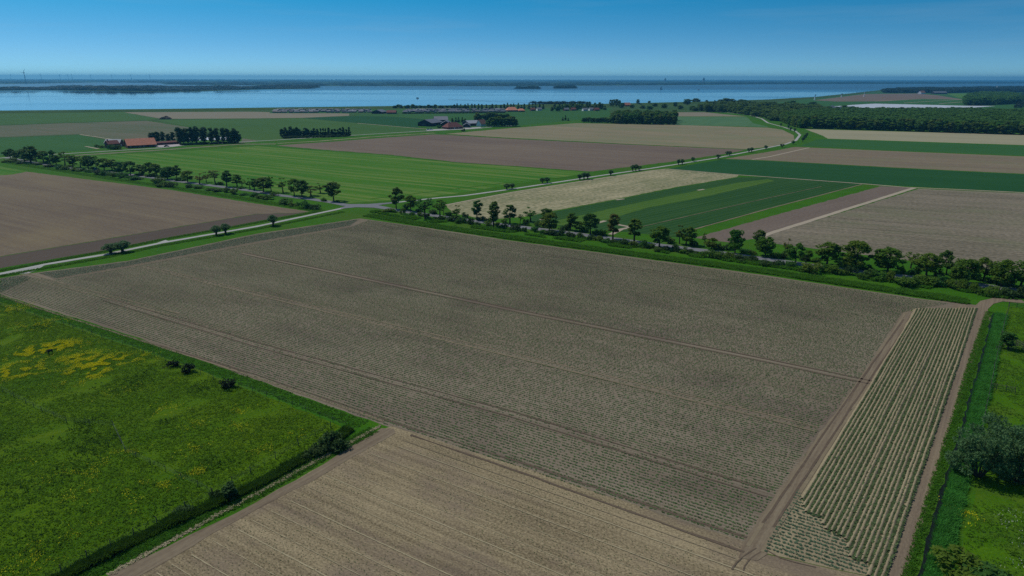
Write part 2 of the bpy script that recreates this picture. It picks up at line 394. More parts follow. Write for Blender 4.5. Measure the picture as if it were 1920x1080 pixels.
def water_mat():
    m_, t, b = new_mat('estuary_water')
    N = t.nodes; L = t.links
    b.inputs['Base Color'].default_value = (0.040, 0.095, 0.135, 1)
    b.inputs['IOR'].default_value = 1.33
    b.inputs['Specular IOR Level'].default_value = 0.5
    g = N.new('ShaderNodeNewGeometry')
    v = N.new('ShaderNodeVectorMath'); v.operation = 'MULTIPLY'; v.inputs[1].default_value = (1 / 1500, 1 / 420, 0)
    L.new(g.outputs['Position'], v.inputs[0])
    n = N.new('ShaderNodeTexNoise'); n.inputs['Scale'].default_value = 1; n.inputs['Detail'].default_value = 4; n.inputs['Roughness'].default_value = 0.55
    L.new(v.outputs[0], n.inputs['Vector'])
    sp = N.new('ShaderNodeSeparateXYZ'); L.new(g.outputs['Position'], sp.inputs[0])
    # wind-ruffled water further out, calm water inshore
    mr = N.new('ShaderNodeMapRange'); mr.inputs['From Min'].default_value = 3000; mr.inputs['From Max'].default_value = 4600
    L.new(sp.outputs['Y'], mr.inputs['Value'])
    ad = N.new('ShaderNodeMath'); ad.operation = 'MULTIPLY_ADD'; L.new(n.outputs['Fac'], ad.inputs[0]); ad.inputs[1].default_value = 1.3
    ad2 = N.new('ShaderNodeMath'); ad2.operation = 'MULTIPLY_ADD'; L.new(mr.outputs[0], ad2.inputs[0]); ad2.inputs[1].default_value = 0.75; ad2.inputs[2].default_value = -0.62
    L.new(ad2.outputs[0], ad.inputs[2])
    cl = N.new('ShaderNodeClamp'); L.new(ad.outputs[0], cl.inputs['Value'])
    rr = N.new('ShaderNodeMapRange'); rr.inputs['To Min'].default_value = 0.03; rr.inputs['To Max'].default_value = 0.42
    L.new(cl.outputs[0], rr.inputs['Value'])
    L.new(rr.outputs[0], b.inputs['Roughness'])
    n2 = N.new('ShaderNodeTexNoise'); n2.inputs['Scale'].default_value = 0.25; n2.inputs['Detail'].default_value = 3
    L.new(g.outputs['Position'], n2.inputs['Vector'])
    bp = N.new('ShaderNodeBump'); bp.inputs['Strength'].default_value = 0.12; bp.inputs['Distance'].default_value = 0.25
    L.new(n2.outputs['Fac'], bp.inputs['Height']); L.new(bp.outputs[0], b.inputs['Normal'])
    return m_
M['water'] = water_mat()

# ------------------------------------------------------------------ the ground
_z = [0.0]
_cnt = [0, 0, 0, 0, 0]
LEVEL = dict(grass_land=0, headland_field=2, light_field=2, dirt_path=2, soil_path=2, concrete_path=2, yard_ground=2, camp_ground=2, grass_field=2, sand_beach=2, white_field=2, crossing_road=4)
def nz(lv=1):
    """a level for a sheet: grass, fields, things on fields, ribbons, crossing; sheets of a level lie 4 mm apart"""
    _cnt[lv] += 1
    return (0.004, 0.008, 0.036, 0.060, 0.094)[lv] + 0.004 * (_cnt[lv] % (1, 6, 5, 7, 2)[lv])

def rough_edge(P, amp, closed=True):
    """resample an outline and let it wander a little"""
    out = []
    n = len(P)
    for i in range(n if closed else n - 1):
        a, b = P[i], P[(i + 1) % n]
        L_ = float(np.hypot(*(b - a)))
        k = int(max(1, min(60, L_ / max(3.0, L_ / 60, amp * 5))))
        nrm = np.array([-(b - a)[1], (b - a)[0]]) / max(L_, 1e-6)
        for j in range(k):
            p = a + (b - a) * (j / k)
            if j: p = p + nrm * random.uniform(-amp, amp)
            out.append(p)
    if not closed: out.append(P[-1])
    return np.array(out)

def sheet(name, px, mat, amp=0.3, z=None, kind='structure', ground=None, lv=None):
    P = GP(px) if ground is None else np.array(ground)
    P = rough_edge(P, amp) if amp else P
    z = nz(LEVEL.get(name, 1) if lv is None else lv) if z is None else z
    bm = bmesh.new()
    vs = [bm.verts.new((p[0], p[1], z)) for p in P]
    f = bm.faces.new(vs); f.normal_update()
    if f.normal.z < 0 or sum((P[i][0] * P[(i + 1) % len(P)][1] - P[(i + 1) % len(P)][0] * P[i][1]) for i in range(len(P))) < 0:
        f.normal_flip()
    f.normal_update()
    bmesh.ops.triangulate(bm, faces=bm.faces[:])
    me = bpy.data.meshes.new(name); bm.to_mesh(me); bm.free()
    me.materials.append(mat)
    return tag(obj(name, me), kind=kind)

def ribbon(name, px, width, mat, amp=0.12, z=None, ground=None, step=4.0):
    P = GP(px) if ground is None else np.array(ground)
    Q = []
    for i in range(len(P) - 1):
        L_ = float(np.hypot(*(P[i + 1] - P[i]))); k = max(1, min(80, int(L_ / step)))
        Q += [P[i] + (P[i + 1] - P[i]) * j / k for j in range(k)]
    Q.append(P[-1]); Q = np.array(Q)
    z = nz(3) if z is None else z
    V, F = [], []
    for i, q in enumerate(Q):
        d = Q[min(i + 1, len(Q) - 1)] - Q[max(i - 1, 0)]; d = d / max(1e-6, np.hypot(*d)); nn = np.array([-d[1], d[0]])
        w = width[0] + (width[1] - width[0]) * i / (len(Q) - 1) if isinstance(width, tuple) else width
        a = q + nn * (w / 2 + random.uniform(-amp, amp)); b = q - nn * (w / 2 + random.uniform(-amp, amp))
        V += [(a[0], a[1], z), (b[0], b[1], z)]
        if i: F.append((2 * i - 2, 2 * i - 1, 2 * i + 1, 2 * i))
    return tag(obj(name, np_mesh(name, V, np.array(F), [mat])), kind='structure')

def land(name, pts, mat):
    return sheet(name, None, mat, 0, 0.0, ground=pts)

# base sheet to the horizon
land('ground', [(-31000, -400), (31000, -400), (31000, 30000), (-31000, 30000)], M['lowland'])

SHORE = [(-700, 215), (-200, 210), (0, 207.5), (240, 205), (480, 202), (720, 199), (960, 196), (1110, 195), (1300, 191), (1440, 186.5),
         (1530, 181.5), (1600, 174.5), (1640, 170), (1662, 167), (1740, 164.6), (1920, 163.4), (2500, 163)]
water = sheet('water', SHORE + [(2600, 152), (1920, 151.4), (960, 150.6), (0, 149.8), (-700, 149.5)], M['water'], 0, 0.05)

# near grass that fills the gaps between the fields
sheet('grass_land', [(-900, 1900), (-700, 290), (0, 285), (600, 245), (1000, 228), (1450, 205), (2150, 240), (3600, 420), (3600, 1900)], M['verge'], 0.0)

# far fields
sheet('ley_field', [(-300, 214), (0, 208.5), (225, 205.5), (240, 212), (300, 223), (275, 225), (120, 230), (0, 234), (-300, 243)], M['olive'], 1)
sheet('pale_field', [(232, 210.5), (470, 209.5), (655, 213), (655, 217), (565, 221), (480, 222), (305, 223)], M['palefield'], 1)
sheet('crop_field', [(-300, 246), (0, 235.5), (120, 231), (275, 226.5), (358, 239), (332, 261), (225, 262), (150, 251.5), (0, 257), (-300, 266)], M['greygreen'], 1)
sheet('ley_field', [(-300, 270), (0, 259), (150, 252.8), (207, 265), (205, 276), (100, 287), (0, 292), (-300, 312)], M['ley'], 1)
sheet('olive_field', [(292, 225.2), (480, 223), (565, 221.8), (670, 231.5), (800, 242.5), (800, 246), (660, 254), (480, 263), (450, 258.5), (357, 238)], M['olive'], 1)
sheet('crop_field', [(455, 258), (500, 259.5), (470, 266.5), (452, 268)], M['greygreen'], 0.5)
sheet('wheat_field', [(567, 221.2), (670, 217.6), (730, 218.5), (795, 223.5), (783, 238), (800, 241.5), (670, 230.6)], M['wheatdark'], 1)
sheet('meadow_field', [(655, 214.5), (745, 213.5), (960, 211.3), (1145, 210.5), (1160, 217), (1095, 224), (1000, 233), (960, 236.5), (900, 240), (800, 241), (797, 223), (730, 218), (670, 217)], M['ley'], 1)
sheet('brown_field', [(517, 273), (630, 265.2), (730, 257.5), (812, 252.2), (832, 252.5), (960, 260.4), (1185, 271.4), (1398, 280.8), (1370, 287), (1260, 303), (1110, 321.5), (1095, 321), (960, 311), (855, 304), (730, 290), (610, 281)], M['purple'], 0.8)
sheet('tan_field', [(836, 251), (960, 240), (1080, 231), (1240, 233.5), (1440, 239.4), (1468, 243.5), (1489, 254), (1489, 263), (1473, 270), (1440, 275.5), (1398, 279.8), (1185, 270.2), (960, 258.8)], M['tan'], 0.8)
sheet('teal_field', [(1257, 234.3), (1270, 219.3), (1400, 219.3), (1412, 231), (1443, 238)], M['teal'], 0.8)
sheet('pale_field', [(1266, 210.5), (1322, 210.5), (1400, 218.3), (1270, 218.3)], M['palefield'], 0.8)
sheet('tan_field', [(1510, 242.2), (1545, 243), (1920, 253), (2150, 259), (2150, 279), (1920, 272), (1552, 260), (1544, 255)], M['paletan'], 0.6)
sheet('wheat_field', [(1500, 273.5), (1530, 262), (1552, 261), (1920, 273.2), (2150, 281), (2150, 302), (1920, 292), (1640, 280.5)], M['wheat'], 0.6)
sheet('brown_field', [(1360, 297.5), (1440, 285), (1490, 275.5), (1640, 281.8), (1920, 293.4), (2150, 304), (2150, 337), (1920, 326), (1680, 314.2), (1440, 301)], M['tanrows'], 0.5)
sheet('wheat_field', [(1252, 316.5), (1356, 298.6), (1440, 302), (1680, 315.3), (1920, 327.2), (2150, 339), (2150, 375), (1920, 360.5), (1800, 354.5), (1640, 346), (1440, 331.5), (1385, 327.5)], M['wheatdark'], 0.5)
sheet('straw_field', [(835, 384), (960, 360.5), (1135, 333), (1222, 320), (1250, 317.5), (1385, 328.6), (1382, 332), (1272, 350), (1135, 377), (1035, 396), (985, 406), (917, 412), (850, 400)], M['straw'], 0.4)
sheet('striped_field', [(1385, 332.5), (1440, 332.3), (1622, 345), (1440, 391.5), (1302, 430), (1286, 447), (1180, 436), (985, 418), (1000, 404), (1035, 397.5), (1135, 378.5), (1272, 351.5)], M['onion'], 0.4)
sheet('light_field', [(1380, 343), (1440, 336), (1452, 339), (1330, 367), (1210, 391), (1090, 427), (1020, 419), (1060, 410), (1210, 377)], M['onionlight'], 0.4)
sheet('stony_field', [(1652, 349), (1709, 352), (1440, 436.5), (1413, 447.5), (1370, 455), (1302, 446), (1440, 407)], M['stony'], 0.4)
sheet('grey_field', [(1722, 354), (1800, 357), (1920, 362.5), (2150, 378), (2900, 428), (2900, 655), (2150, 548), (1920, 515), (1700, 488), (1415, 452), (1440, 441)], M['greybrown'], 0.4)
sheet('meadow_field', [(120, 303), (145, 293.5), (310, 285.5), (480, 274), (517, 276.5), (730, 292), (855, 306), (960, 312.5), (1095, 322.5), (1108, 324.5), (960, 345), (870, 361), (760, 374), (650, 381), (600, 374), (480, 352), (320, 331)], M['meadow'], 0.4)
ribbon('ditch_water', [(1105, 329), (960, 341.5), (780, 363), (695, 373)], 1.4, M['verge'])
sheet('brown_field', [(-260, 345), (-60, 326), (50, 322), (240, 346), (325, 357), (480, 382), (580, 396.5), (560, 399), (480, 401), (240, 441), (0, 481), (-260, 522)], M['brown'], 0.4)
sheet('dark_field', [(-260, 523), (0, 481.8), (240, 441.7), (480, 401.6), (560, 399.2), (578, 397.2), (480, 415.5), (300, 452), (0, 503), (-260, 546)], M['dark_soil'], 0.35)
sheet('grass_field', [(-200, 330), (0, 312), (52, 321.5), (25, 327), (-200, 343)], M['meadow'], 0.6)

# the large potato field and its neighbours
F1 = [(-120, 533), (0, 520), (45, 514), (70, 511), (240, 489), (480, 438.5), (675, 409.5), (800, 427), (960, 451.5), (1200, 484), (1440, 517), (1640, 547.5),
      (1740, 562), (1832, 572), (1836, 580), (1713, 579), (1700, 588), (1662, 648), (1602, 735), (1540, 812), (1400, 1021), (960, 874.5), (737, 803), (715, 796), (480, 712), (250, 630), (0, 552.5), (-120, 520)]
sheet('potato_field', [(0, 522)] + F1[2:-1], M['potato'], 0.25)
sheet('headland_field', [(72, 512), (240, 490), (480, 439.7), (675, 410.7), (655, 424.5), (480, 455), (240, 500), (104, 523.5)], M['headland'], 0.2)
sheet('tilled_field', [(735, 799), (960, 870), (1395, 1016), (1440, 1040), (1500, 1053), (1560, 1067), (1625, 1080), (1672, 1100), (1640, 1200), (1430, 1750), (-1000, 1800), (-80, 1250), (200, 1085), (480, 946), (717, 805)], M['tilled'], 0.25)
sheet('ridged_field', [(1713, 578), (1834, 577), (1660, 1080), (1650, 1104), (1625, 1079), (1560, 1066), (1500, 1052), (1438, 1038), (1437, 1018), (1500, 905), (1560, 822), (1618, 735), (1668, 660)], M['ridge'], 0.15)
sheet('bare_strip_field', [(1829, 579), (1848, 579), (1838, 640), (1779, 810), (1700, 1080), (1650, 1260), (1528, 1700), (1402, 1700), (1585, 1260), (1655, 1080), (1751, 810)], M['strip'], 0.2)
sheet('dirt_path', [(1693, 586), (1712, 583), (1670, 660), (1620, 735), (1563, 822), (1500, 910), (1440, 1016), (1438, 1040), (1420, 1052), (1385, 1046), (1394, 1018), (1535, 812), (1598, 735), (1655, 645)], M['dirt'], 0.25)
sheet('dirt_path', [(212, 1076), (480, 942.5), (600, 875), (715, 803), (738, 804), (742, 812), (610, 888), (480, 956), (262, 1080), (-80, 1250), (-1000, 1760), (-1180, 1760), (-180, 1250)], M['dirt'], 0.25)
ribbon('rut_path', [(1845, 600), (1838, 578), (1850, 567), (1872, 562), (1920, 566)], 3.2, M['strip'])
sheet('soil_path', [(1786, 570), (1830, 573), (1832, 580), (1790, 578)], M['dirt'], 0.3)

# wheel tracks across the potato field and seams in the tilled field
def pair(px, gauge, w, mat):
    P = GP(px)
    d = P[-1] - P[0]; d = d / np.hypot(*d); nn = np.array([-d[1], d[0]])
    z = nz(3)
    for s in (-1, 1):
        ribbon('rut_path', None, w, mat, 0.08, z, ground=P + nn * s * gauge / 2)
pair([(455, 475), (960, 581), (1440, 676.5), (1640, 719)], 1.9, 0.6, M['rut'])
pair([(270, 500), (480, 551), (960, 665.5), (1440, 782), (1532, 806)], 1.9, 0.42, M['rutpale'])
pair([(200, 562), (480, 646), (960, 777), (1440, 926)], 1.9, 0.32, M['rut'])
pair([(700, 420), (960, 469), (1200, 505), (1560, 560)], 1.9, 0.2, M['rut'])
ribbon('rut_path', [(0, 557), (480, 703), (735, 791), (960, 862), (1400, 1008)], 0.4, M['rut'])
ribbon('rut_path', [(0, 554.5), (480, 708), (720, 790)], 0.5, M['rutpale'])
pair([(100, 524.5), (240, 500.8), (480, 455.8), (657, 425)], 1.5, 0.4, M['rutpale'])
pair([(45, 514), (75, 522), (110, 533), (330, 590)], 1.9, 0.45, M['rutpale'])
ribbon('rut_path', [(770, 816), (960, 880), (1395, 1036)], 0.4, M['rut'])
TILL = GP([(717, 805), (960, 875.5), (1395, 1022), (1380, 1060), (1500, 1082), (1560, 1130), (100, 1180), (250, 1085)])
def seam(x, y, w, mat, frac=1.0):
    p = np.array(G(x, y)[:2]); d = np.array([math.cos(R(-32.2)), math.sin(R(-32.2))])
    q = p + d * np.arange(0.5, 140, .5)[:, None]; k = inside(q, TILL)
    n_ = int(np.argmin(k)) if not k.all() else len(k)
    if n_ > 6: ribbon('seam_path', None, w * .7, mat, 0.04, ground=q[:max(4, int(n_ * frac))], step=1.2)
for x, y, w in ((742, 836, .30), (692, 850, .20), (668, 862, .12), (640, 880, .12), (607, 890, .26), (575, 912, .12), (541, 938, .24), (505, 957, .14), (470, 975, .14), (440, 990, .26), (395, 1012, .14), (355, 1038, .20), (318, 1056, .14), (290, 1072, .26)):
    seam(x, y, w, M['seedline'])
for x, y, w in ((768, 818, .34), (750, 824, .16)):
    seam(x, y, w, M['rutpale'])
for pts in ([(1418, 1028), (1405, 1036), (1392, 1045), (1380, 1056), (1372, 1068)], [(1432, 1032), (1418, 1040), (1404, 1050), (1396, 1062), (1392, 1074)], [(1438, 1032), (1462, 1046), (1494, 1056), (1530, 1064)]):
    ribbon('rut_path', pts, .18, M['rut'], .05, step=.8)
pair([(1705, 590), (1640, 690), (1545, 830), (1415, 1030)], 2.0, 0.5, M['rutpale'])
pair([(1700, 600), (1600, 745), (1440, 985)], 1.4, 0.35, M['rut'])

# pasture, strips and ditches
PAST = [(-220, 500), (0, 566), (250, 650), (480, 735), (640, 800), (600, 830), (480, 905), (300, 985), (115, 1080), (-160, 1240), (-1300, 1800), (-1700, 1500)]
sheet('pasture_field', PAST, M['pasture'], 0.4)
PADD = [(1890, 574), (2150, 592), (2900, 700), (3300, 1800), (1700, 1800), (1760, 1250), (1800, 1060), (1830, 900), (1848, 780), (1866, 655), (1880, 600)]
sheet('paddock_field', PADD, M['paddock'], 0.4)
DITCH = [(1862, 588), (1850, 640), (1834, 700), (1820, 745), (1809, 787), (1795, 840), (1780, 882), (1760, 950), (1727, 1075), (1690, 1200)]
ribbon('ditch_water', DITCH, (0.55, 0.6), M['ditch'], 0.22, step=1.5)

# roads
ribbon('concrete_path', [(-120, 530), (0, 514), (85, 496), (200, 477), (300, 456), (480, 425), (645, 390)], 2.5, M['concrete'])
sheet('concrete_path', [(5, 514), (60, 501), (85, 497), (66, 508), (52, 513)], M['concrete'], 0.3)
sheet('concrete_path', [(290, 459), (318, 452.5), (310, 450), (296, 455)], M['concrete'], 0.3)
ROADL = [(12, 296), (30, 298.5), (47, 302), (75, 307), (100, 311), (140, 316), (185, 321), (240, 327), (290, 334), (325, 339), (365, 344), (421, 351), (480, 359), (522, 366), (587, 374), (620, 379), (650, 385)]
ROADR = [(690, 385), (702, 386), (730, 392), (775, 399), (855, 410), (917, 418), (970, 425), (1055, 435), (1110, 442.5), (1235, 459.5), (1360, 475), (1440, 486.5), (1515, 497), (1552, 502), (1665, 516), (1715, 521), (1811, 532), (1842, 535.5), (1880, 540.5), (1920, 546), (2150, 578), (2900, 682)]
ribbon('asphalt_road', ROADL, 4.6, M['asphalt'], 0.15)
ribbon('asphalt_road', ROADR, 4.8, M['asphalt'], 0.15)
sheet('crossing_road', [(622, 378.2), (655, 383), (690, 382.8), (735, 379.5), (738, 381.2), (708, 385), (722, 388.2), (738, 392), (734, 394.6), (700, 389.6), (668, 388.8), (646, 391), (640, 391.6), (638, 389.6), (648, 386.6), (618, 381.2)], M['asphalt'], 0)
ribbon('concrete_path', [(705, 384), (740, 380), (812, 372), (870, 367), (960, 354.5), (1135, 328), (1222, 315.5), (1345, 296), (1430, 279), (1472, 270.5), (1492, 263.5), (1500, 253), (1492, 246), (1470, 238.5), (1440, 230.5)], 2.6, M['concrete'])
ribbon('pale_path', [(835, 384.6), (960, 360.6), (1135, 333), (1222, 320), (1250, 316.8)], 1.6, M['paletrack'])
ribbon('pale_path', [(1250, 316.8), (1385, 328), (1440, 331.8), (1540, 339), (1622, 345), (1700, 351.5), (1800, 355.5), (1930, 361.8), (2150, 376)], 1.9, M['paletrack'])
ribbon('pale_path', [(1714, 352.5), (1440, 439), (1416, 449)], 2.6, M['paletrack'])
ribbon('pale_path', [(1616, 346), (1440, 391.7), (1302, 430)], .9, M['rutpale'])
ribbon('pale_path', [(1540, 350), (1440, 371.5), (1340, 394), (1200, 426)], 0.45, M['rutpale'])
ribbon('pale_path', [(1517, 277), (1440, 294.5), (1410, 299)], 2.0, M['paletrack'])
for a, b in (((1152, 420), (1183, 426)), ((1121, 418), (1135, 414)), ((1308, 357), (1320, 355)), ((1155, 375), (1170, 373)), ((1012, 412), (1024, 411))):
    ribbon('pale_path', [a, b], 2.0, M['paletrack'])
ribbon('dirt_path', [(1145, 440), (1165, 430), (1180, 427)], 2.2, M['paletrack'])
ribbon('farm_road', [(-200, 312), (0, 296.5), (40, 292.5), (100, 289.5), (225, 282), (300, 277.5), (345, 272.5), (450, 266.5), (520, 262.5), (600, 257.5), (690, 252), (800, 245.5), (880, 242), (930, 237.5), (960, 236)], 3.6, M['concrete'], 0.3)
ribbon('verge_land', [(140, 291.5), (300, 281.5), (450, 270.5), (517, 270)], 6, M['palefield'], 1.0)
ribbon('verge_land', [(520, 269), (600, 264.5), (700, 256.5), (815, 249.5)], 5, M['straw'], 1.0)
ribbon('pale_path', [(150, 252.2), (222, 263)], 2.5, M['paletrack'], 0.3)
ribbon('pale_path', [(670, 231), (800, 242)], 2.5, M['paletrack'], 0.3)
ribbon('pale_path', [(160, 274.5), (185, 279)], 2.5, M['paletrack'], 0.3)
ribbon('ditch_water', [(-100, 238.5), (0, 234.6), (120, 230.4), (275, 225.8), (358, 238.5)], 3.5, M['verge'])
ribbon('ditch_water', [(300, 224), (480, 222.4), (565, 221.4)], 3.5, M['verge'])
ribbon('ditch_water', [(832, 251.8), (960, 259.5), (1185, 270.8), (1398, 280.4)], 2.4, M['verge'])
ribbon('dike_path', [(1322, 208), (1380, 212.5), (1408, 216.5), (1428, 222.5), (1440, 230.5)], 3.0, M['concrete'], 0.2)
sheet('yard_ground', [(292, 276.5), (345, 273), (340, 269), (298, 270.5)], M['yard'], 0.3)
sheet('yard_ground', [(352, 264), (436, 261), (432, 256.5), (356, 258.5)], M['plastic'], 0.3)
sheet('yard_ground', [(800, 246), (905, 240.5), (900, 238), (800, 243)], M['concrete'], 0.3)
sheet('camp_ground', [(505, 212.3), (700, 212.6), (750, 212.8), (945, 211.2), (1140, 210.4), (1150, 203), (950, 203.5), (720, 205), (510, 206.5)], M['ley'], 1.0)
# right-hand far fields
sheet('far_field', [(1450, 193), (1560, 180), (1640, 172), (1700, 170), (2400, 171), (2400, 205), (1640, 204)], M['ley'], 2)
sheet('brown_field', [(1526, 188), (1622, 176.3), (1720, 175.3), (1760, 179), (1808, 187), (1727, 185.2), (1657, 190), (1570, 190.5)], M['purple'], 1, lv=2)
sheet('ley_field', [(1773, 175.2), (1830, 175.6), (1822, 182), (1798, 183.5)], M['meadow'], 1, lv=2)
sheet('white_field', [(1556, 200), (1600, 196.5), (1640, 194.3), (1716, 196), (1810, 198.3), (1868, 198.8), (1800, 203.5), (1640, 202.5)], M['plastic'], 1)
ribbon('pale_path', [(1640, 189.5), (1727, 186.5), (1806, 185.5)], 5, M['paletrack'], 0.5)
ribbon('pale_path', [(1695, 193), (1760, 189), (1806, 186.5)], 5, M['paletrack'], 0.5)
ribbon('pale_path', [(1760, 194.5), (1806, 191)], 5, M['paletrack'], 0.5)
sheet('sand_beach', [(958, 196), (1000, 195.2), (1062, 195), (1040, 193.8), (990, 194)], M['sand'], 1)

# dike along the near shore
def dike(px, h, w_in, w_top, w_out, mat):
    P = np.array([G(x, y, h)[:2] for x, y in px])
    Q = []
    for i in range(len(P) - 1):
        k = max(1, int(np.hypot(*(P[i + 1] - P[i])) / 60)); Q += [P[i] + (P[i + 1] - P[i]) * j / k for j in range(k)]
    Q.append(P[-1]); Q = np.array(Q); V, F = [], []
    for i, q in enumerate(Q):
        d = Q[min(i + 1, len(Q) - 1)] - Q[max(i - 1, 0)]; d = d / np.hypot(*d); nn = np.array([d[1], -d[0]])   # towards the camera
        hh = h * (1 + random.uniform(-.06, .06))
        for off, z in ((w_top / 2 + w_in, 0), (w_top / 2, hh), (-w_top / 2, hh), (-w_top / 2 - w_out, -0.05)):
            V.append((*(q + nn * off), z))
        if i:
            for k in range(3): F.append((4 * i - 4 + k, 4 * i + k, 4 * i + k + 1, 4 * i - 3 + k))
    return tag(obj('dike_land', np_mesh('dike_land', V, np.array(F), [mat])), kind='structure')
dike(SHORE[:13], 4.0, 14, 4, 10, M['dike'])

# far shores and islands
FAR_LOW = [(-700, 158), (0, 157.3), (60, 157), (170, 154.7), (290, 153.6), (312, 158.6), (450, 160), (600, 161.2), (730, 161.3), (960, 161.6), (1310, 159.3), (1440, 157.9), (1615, 157.6), (1920, 156.6), (2500, 156.6)]
sheet('far_shore', FAR_LOW + [(2500, 150.3), (1920, 150), (960, 149.3), (0, 148.2), (-700, 147.6)], M['lowland'], 0, 0.5)
ISL = [(-300, 168), (0, 170), (90, 169.5), (180, 170.8), (270, 172), (370, 171.5), (480, 168), (580, 166.6), (603, 163), (480, 162.2), (300, 163), (0, 165.5), (-300, 164)]
sheet('island_land', ISL, M['lowland'], 0, 0.5)
sheet('island_land', [(968, 166.6), (1013, 166.8), (1008, 165.8), (975, 165.7)], M['lowland'], 0, 0.5)
sheet('island_land', [(1041, 166), (1081, 165.8), (1078, 164.8), (1045, 164.8)], M['lowland'], 0, 0.5)
ribbon('breakwater_land', [(840, 186), (880, 188), (920, 190), (960, 191.5), (1000, 193.2)], 6, M['darkgrey'], 0.5, z=1.0)

# ------------------------------------------------------------------ vegetation builders
def leaf_cloud(centres, outward, size, flat=0.5, rs=None):
    """one small four-cornered leaf spray per centre; returns V, F"""
    n = len(centres); rs = rs or rng
    nrm = rs.normal(size=(n, 3)) * (1 - flat) + outward * flat * 1.6
    nrm /= np.linalg.norm(nrm, axis=1, keepdims=True) + 1e-9
    a = np.cross(nrm, rs.normal(size=(n, 3))); a /= np.linalg.norm(a, axis=1, keepdims=True) + 1e-9
    b = np.cross(nrm, a)
    s = size * rs.uniform(0.55, 1.25, (n, 1)); e = rs.uniform(0.5, 0.9, (n, 1))
    V = np.stack([centres - a * s, centres - b * s * e, centres + a * s, centres + b * s * e], 1).reshape(-1, 3)
    V += rs.normal(size=V.shape) * size * 0.12
    return V, np.arange(4 * n).reshape(n, 4)

def crown_points(clumps, per, rs):
    C, O = [], []
    for (x, y, z, r, zr) in clumps:
        d = rs.normal(size=(per, 3)); d /= np.linalg.norm(d, axis=1, keepdims=True)
        rad = rs.uniform(0.35, 1.0, (per, 1)) ** 0.5
        p = d * rad * np.array([r, r, zr]) + np.array([x, y, z])
        C.append(p); O.append(d * 0.65 + np.array([0, 0, 0.75]))
    return np.concatenate(C), np.concatenate(O)

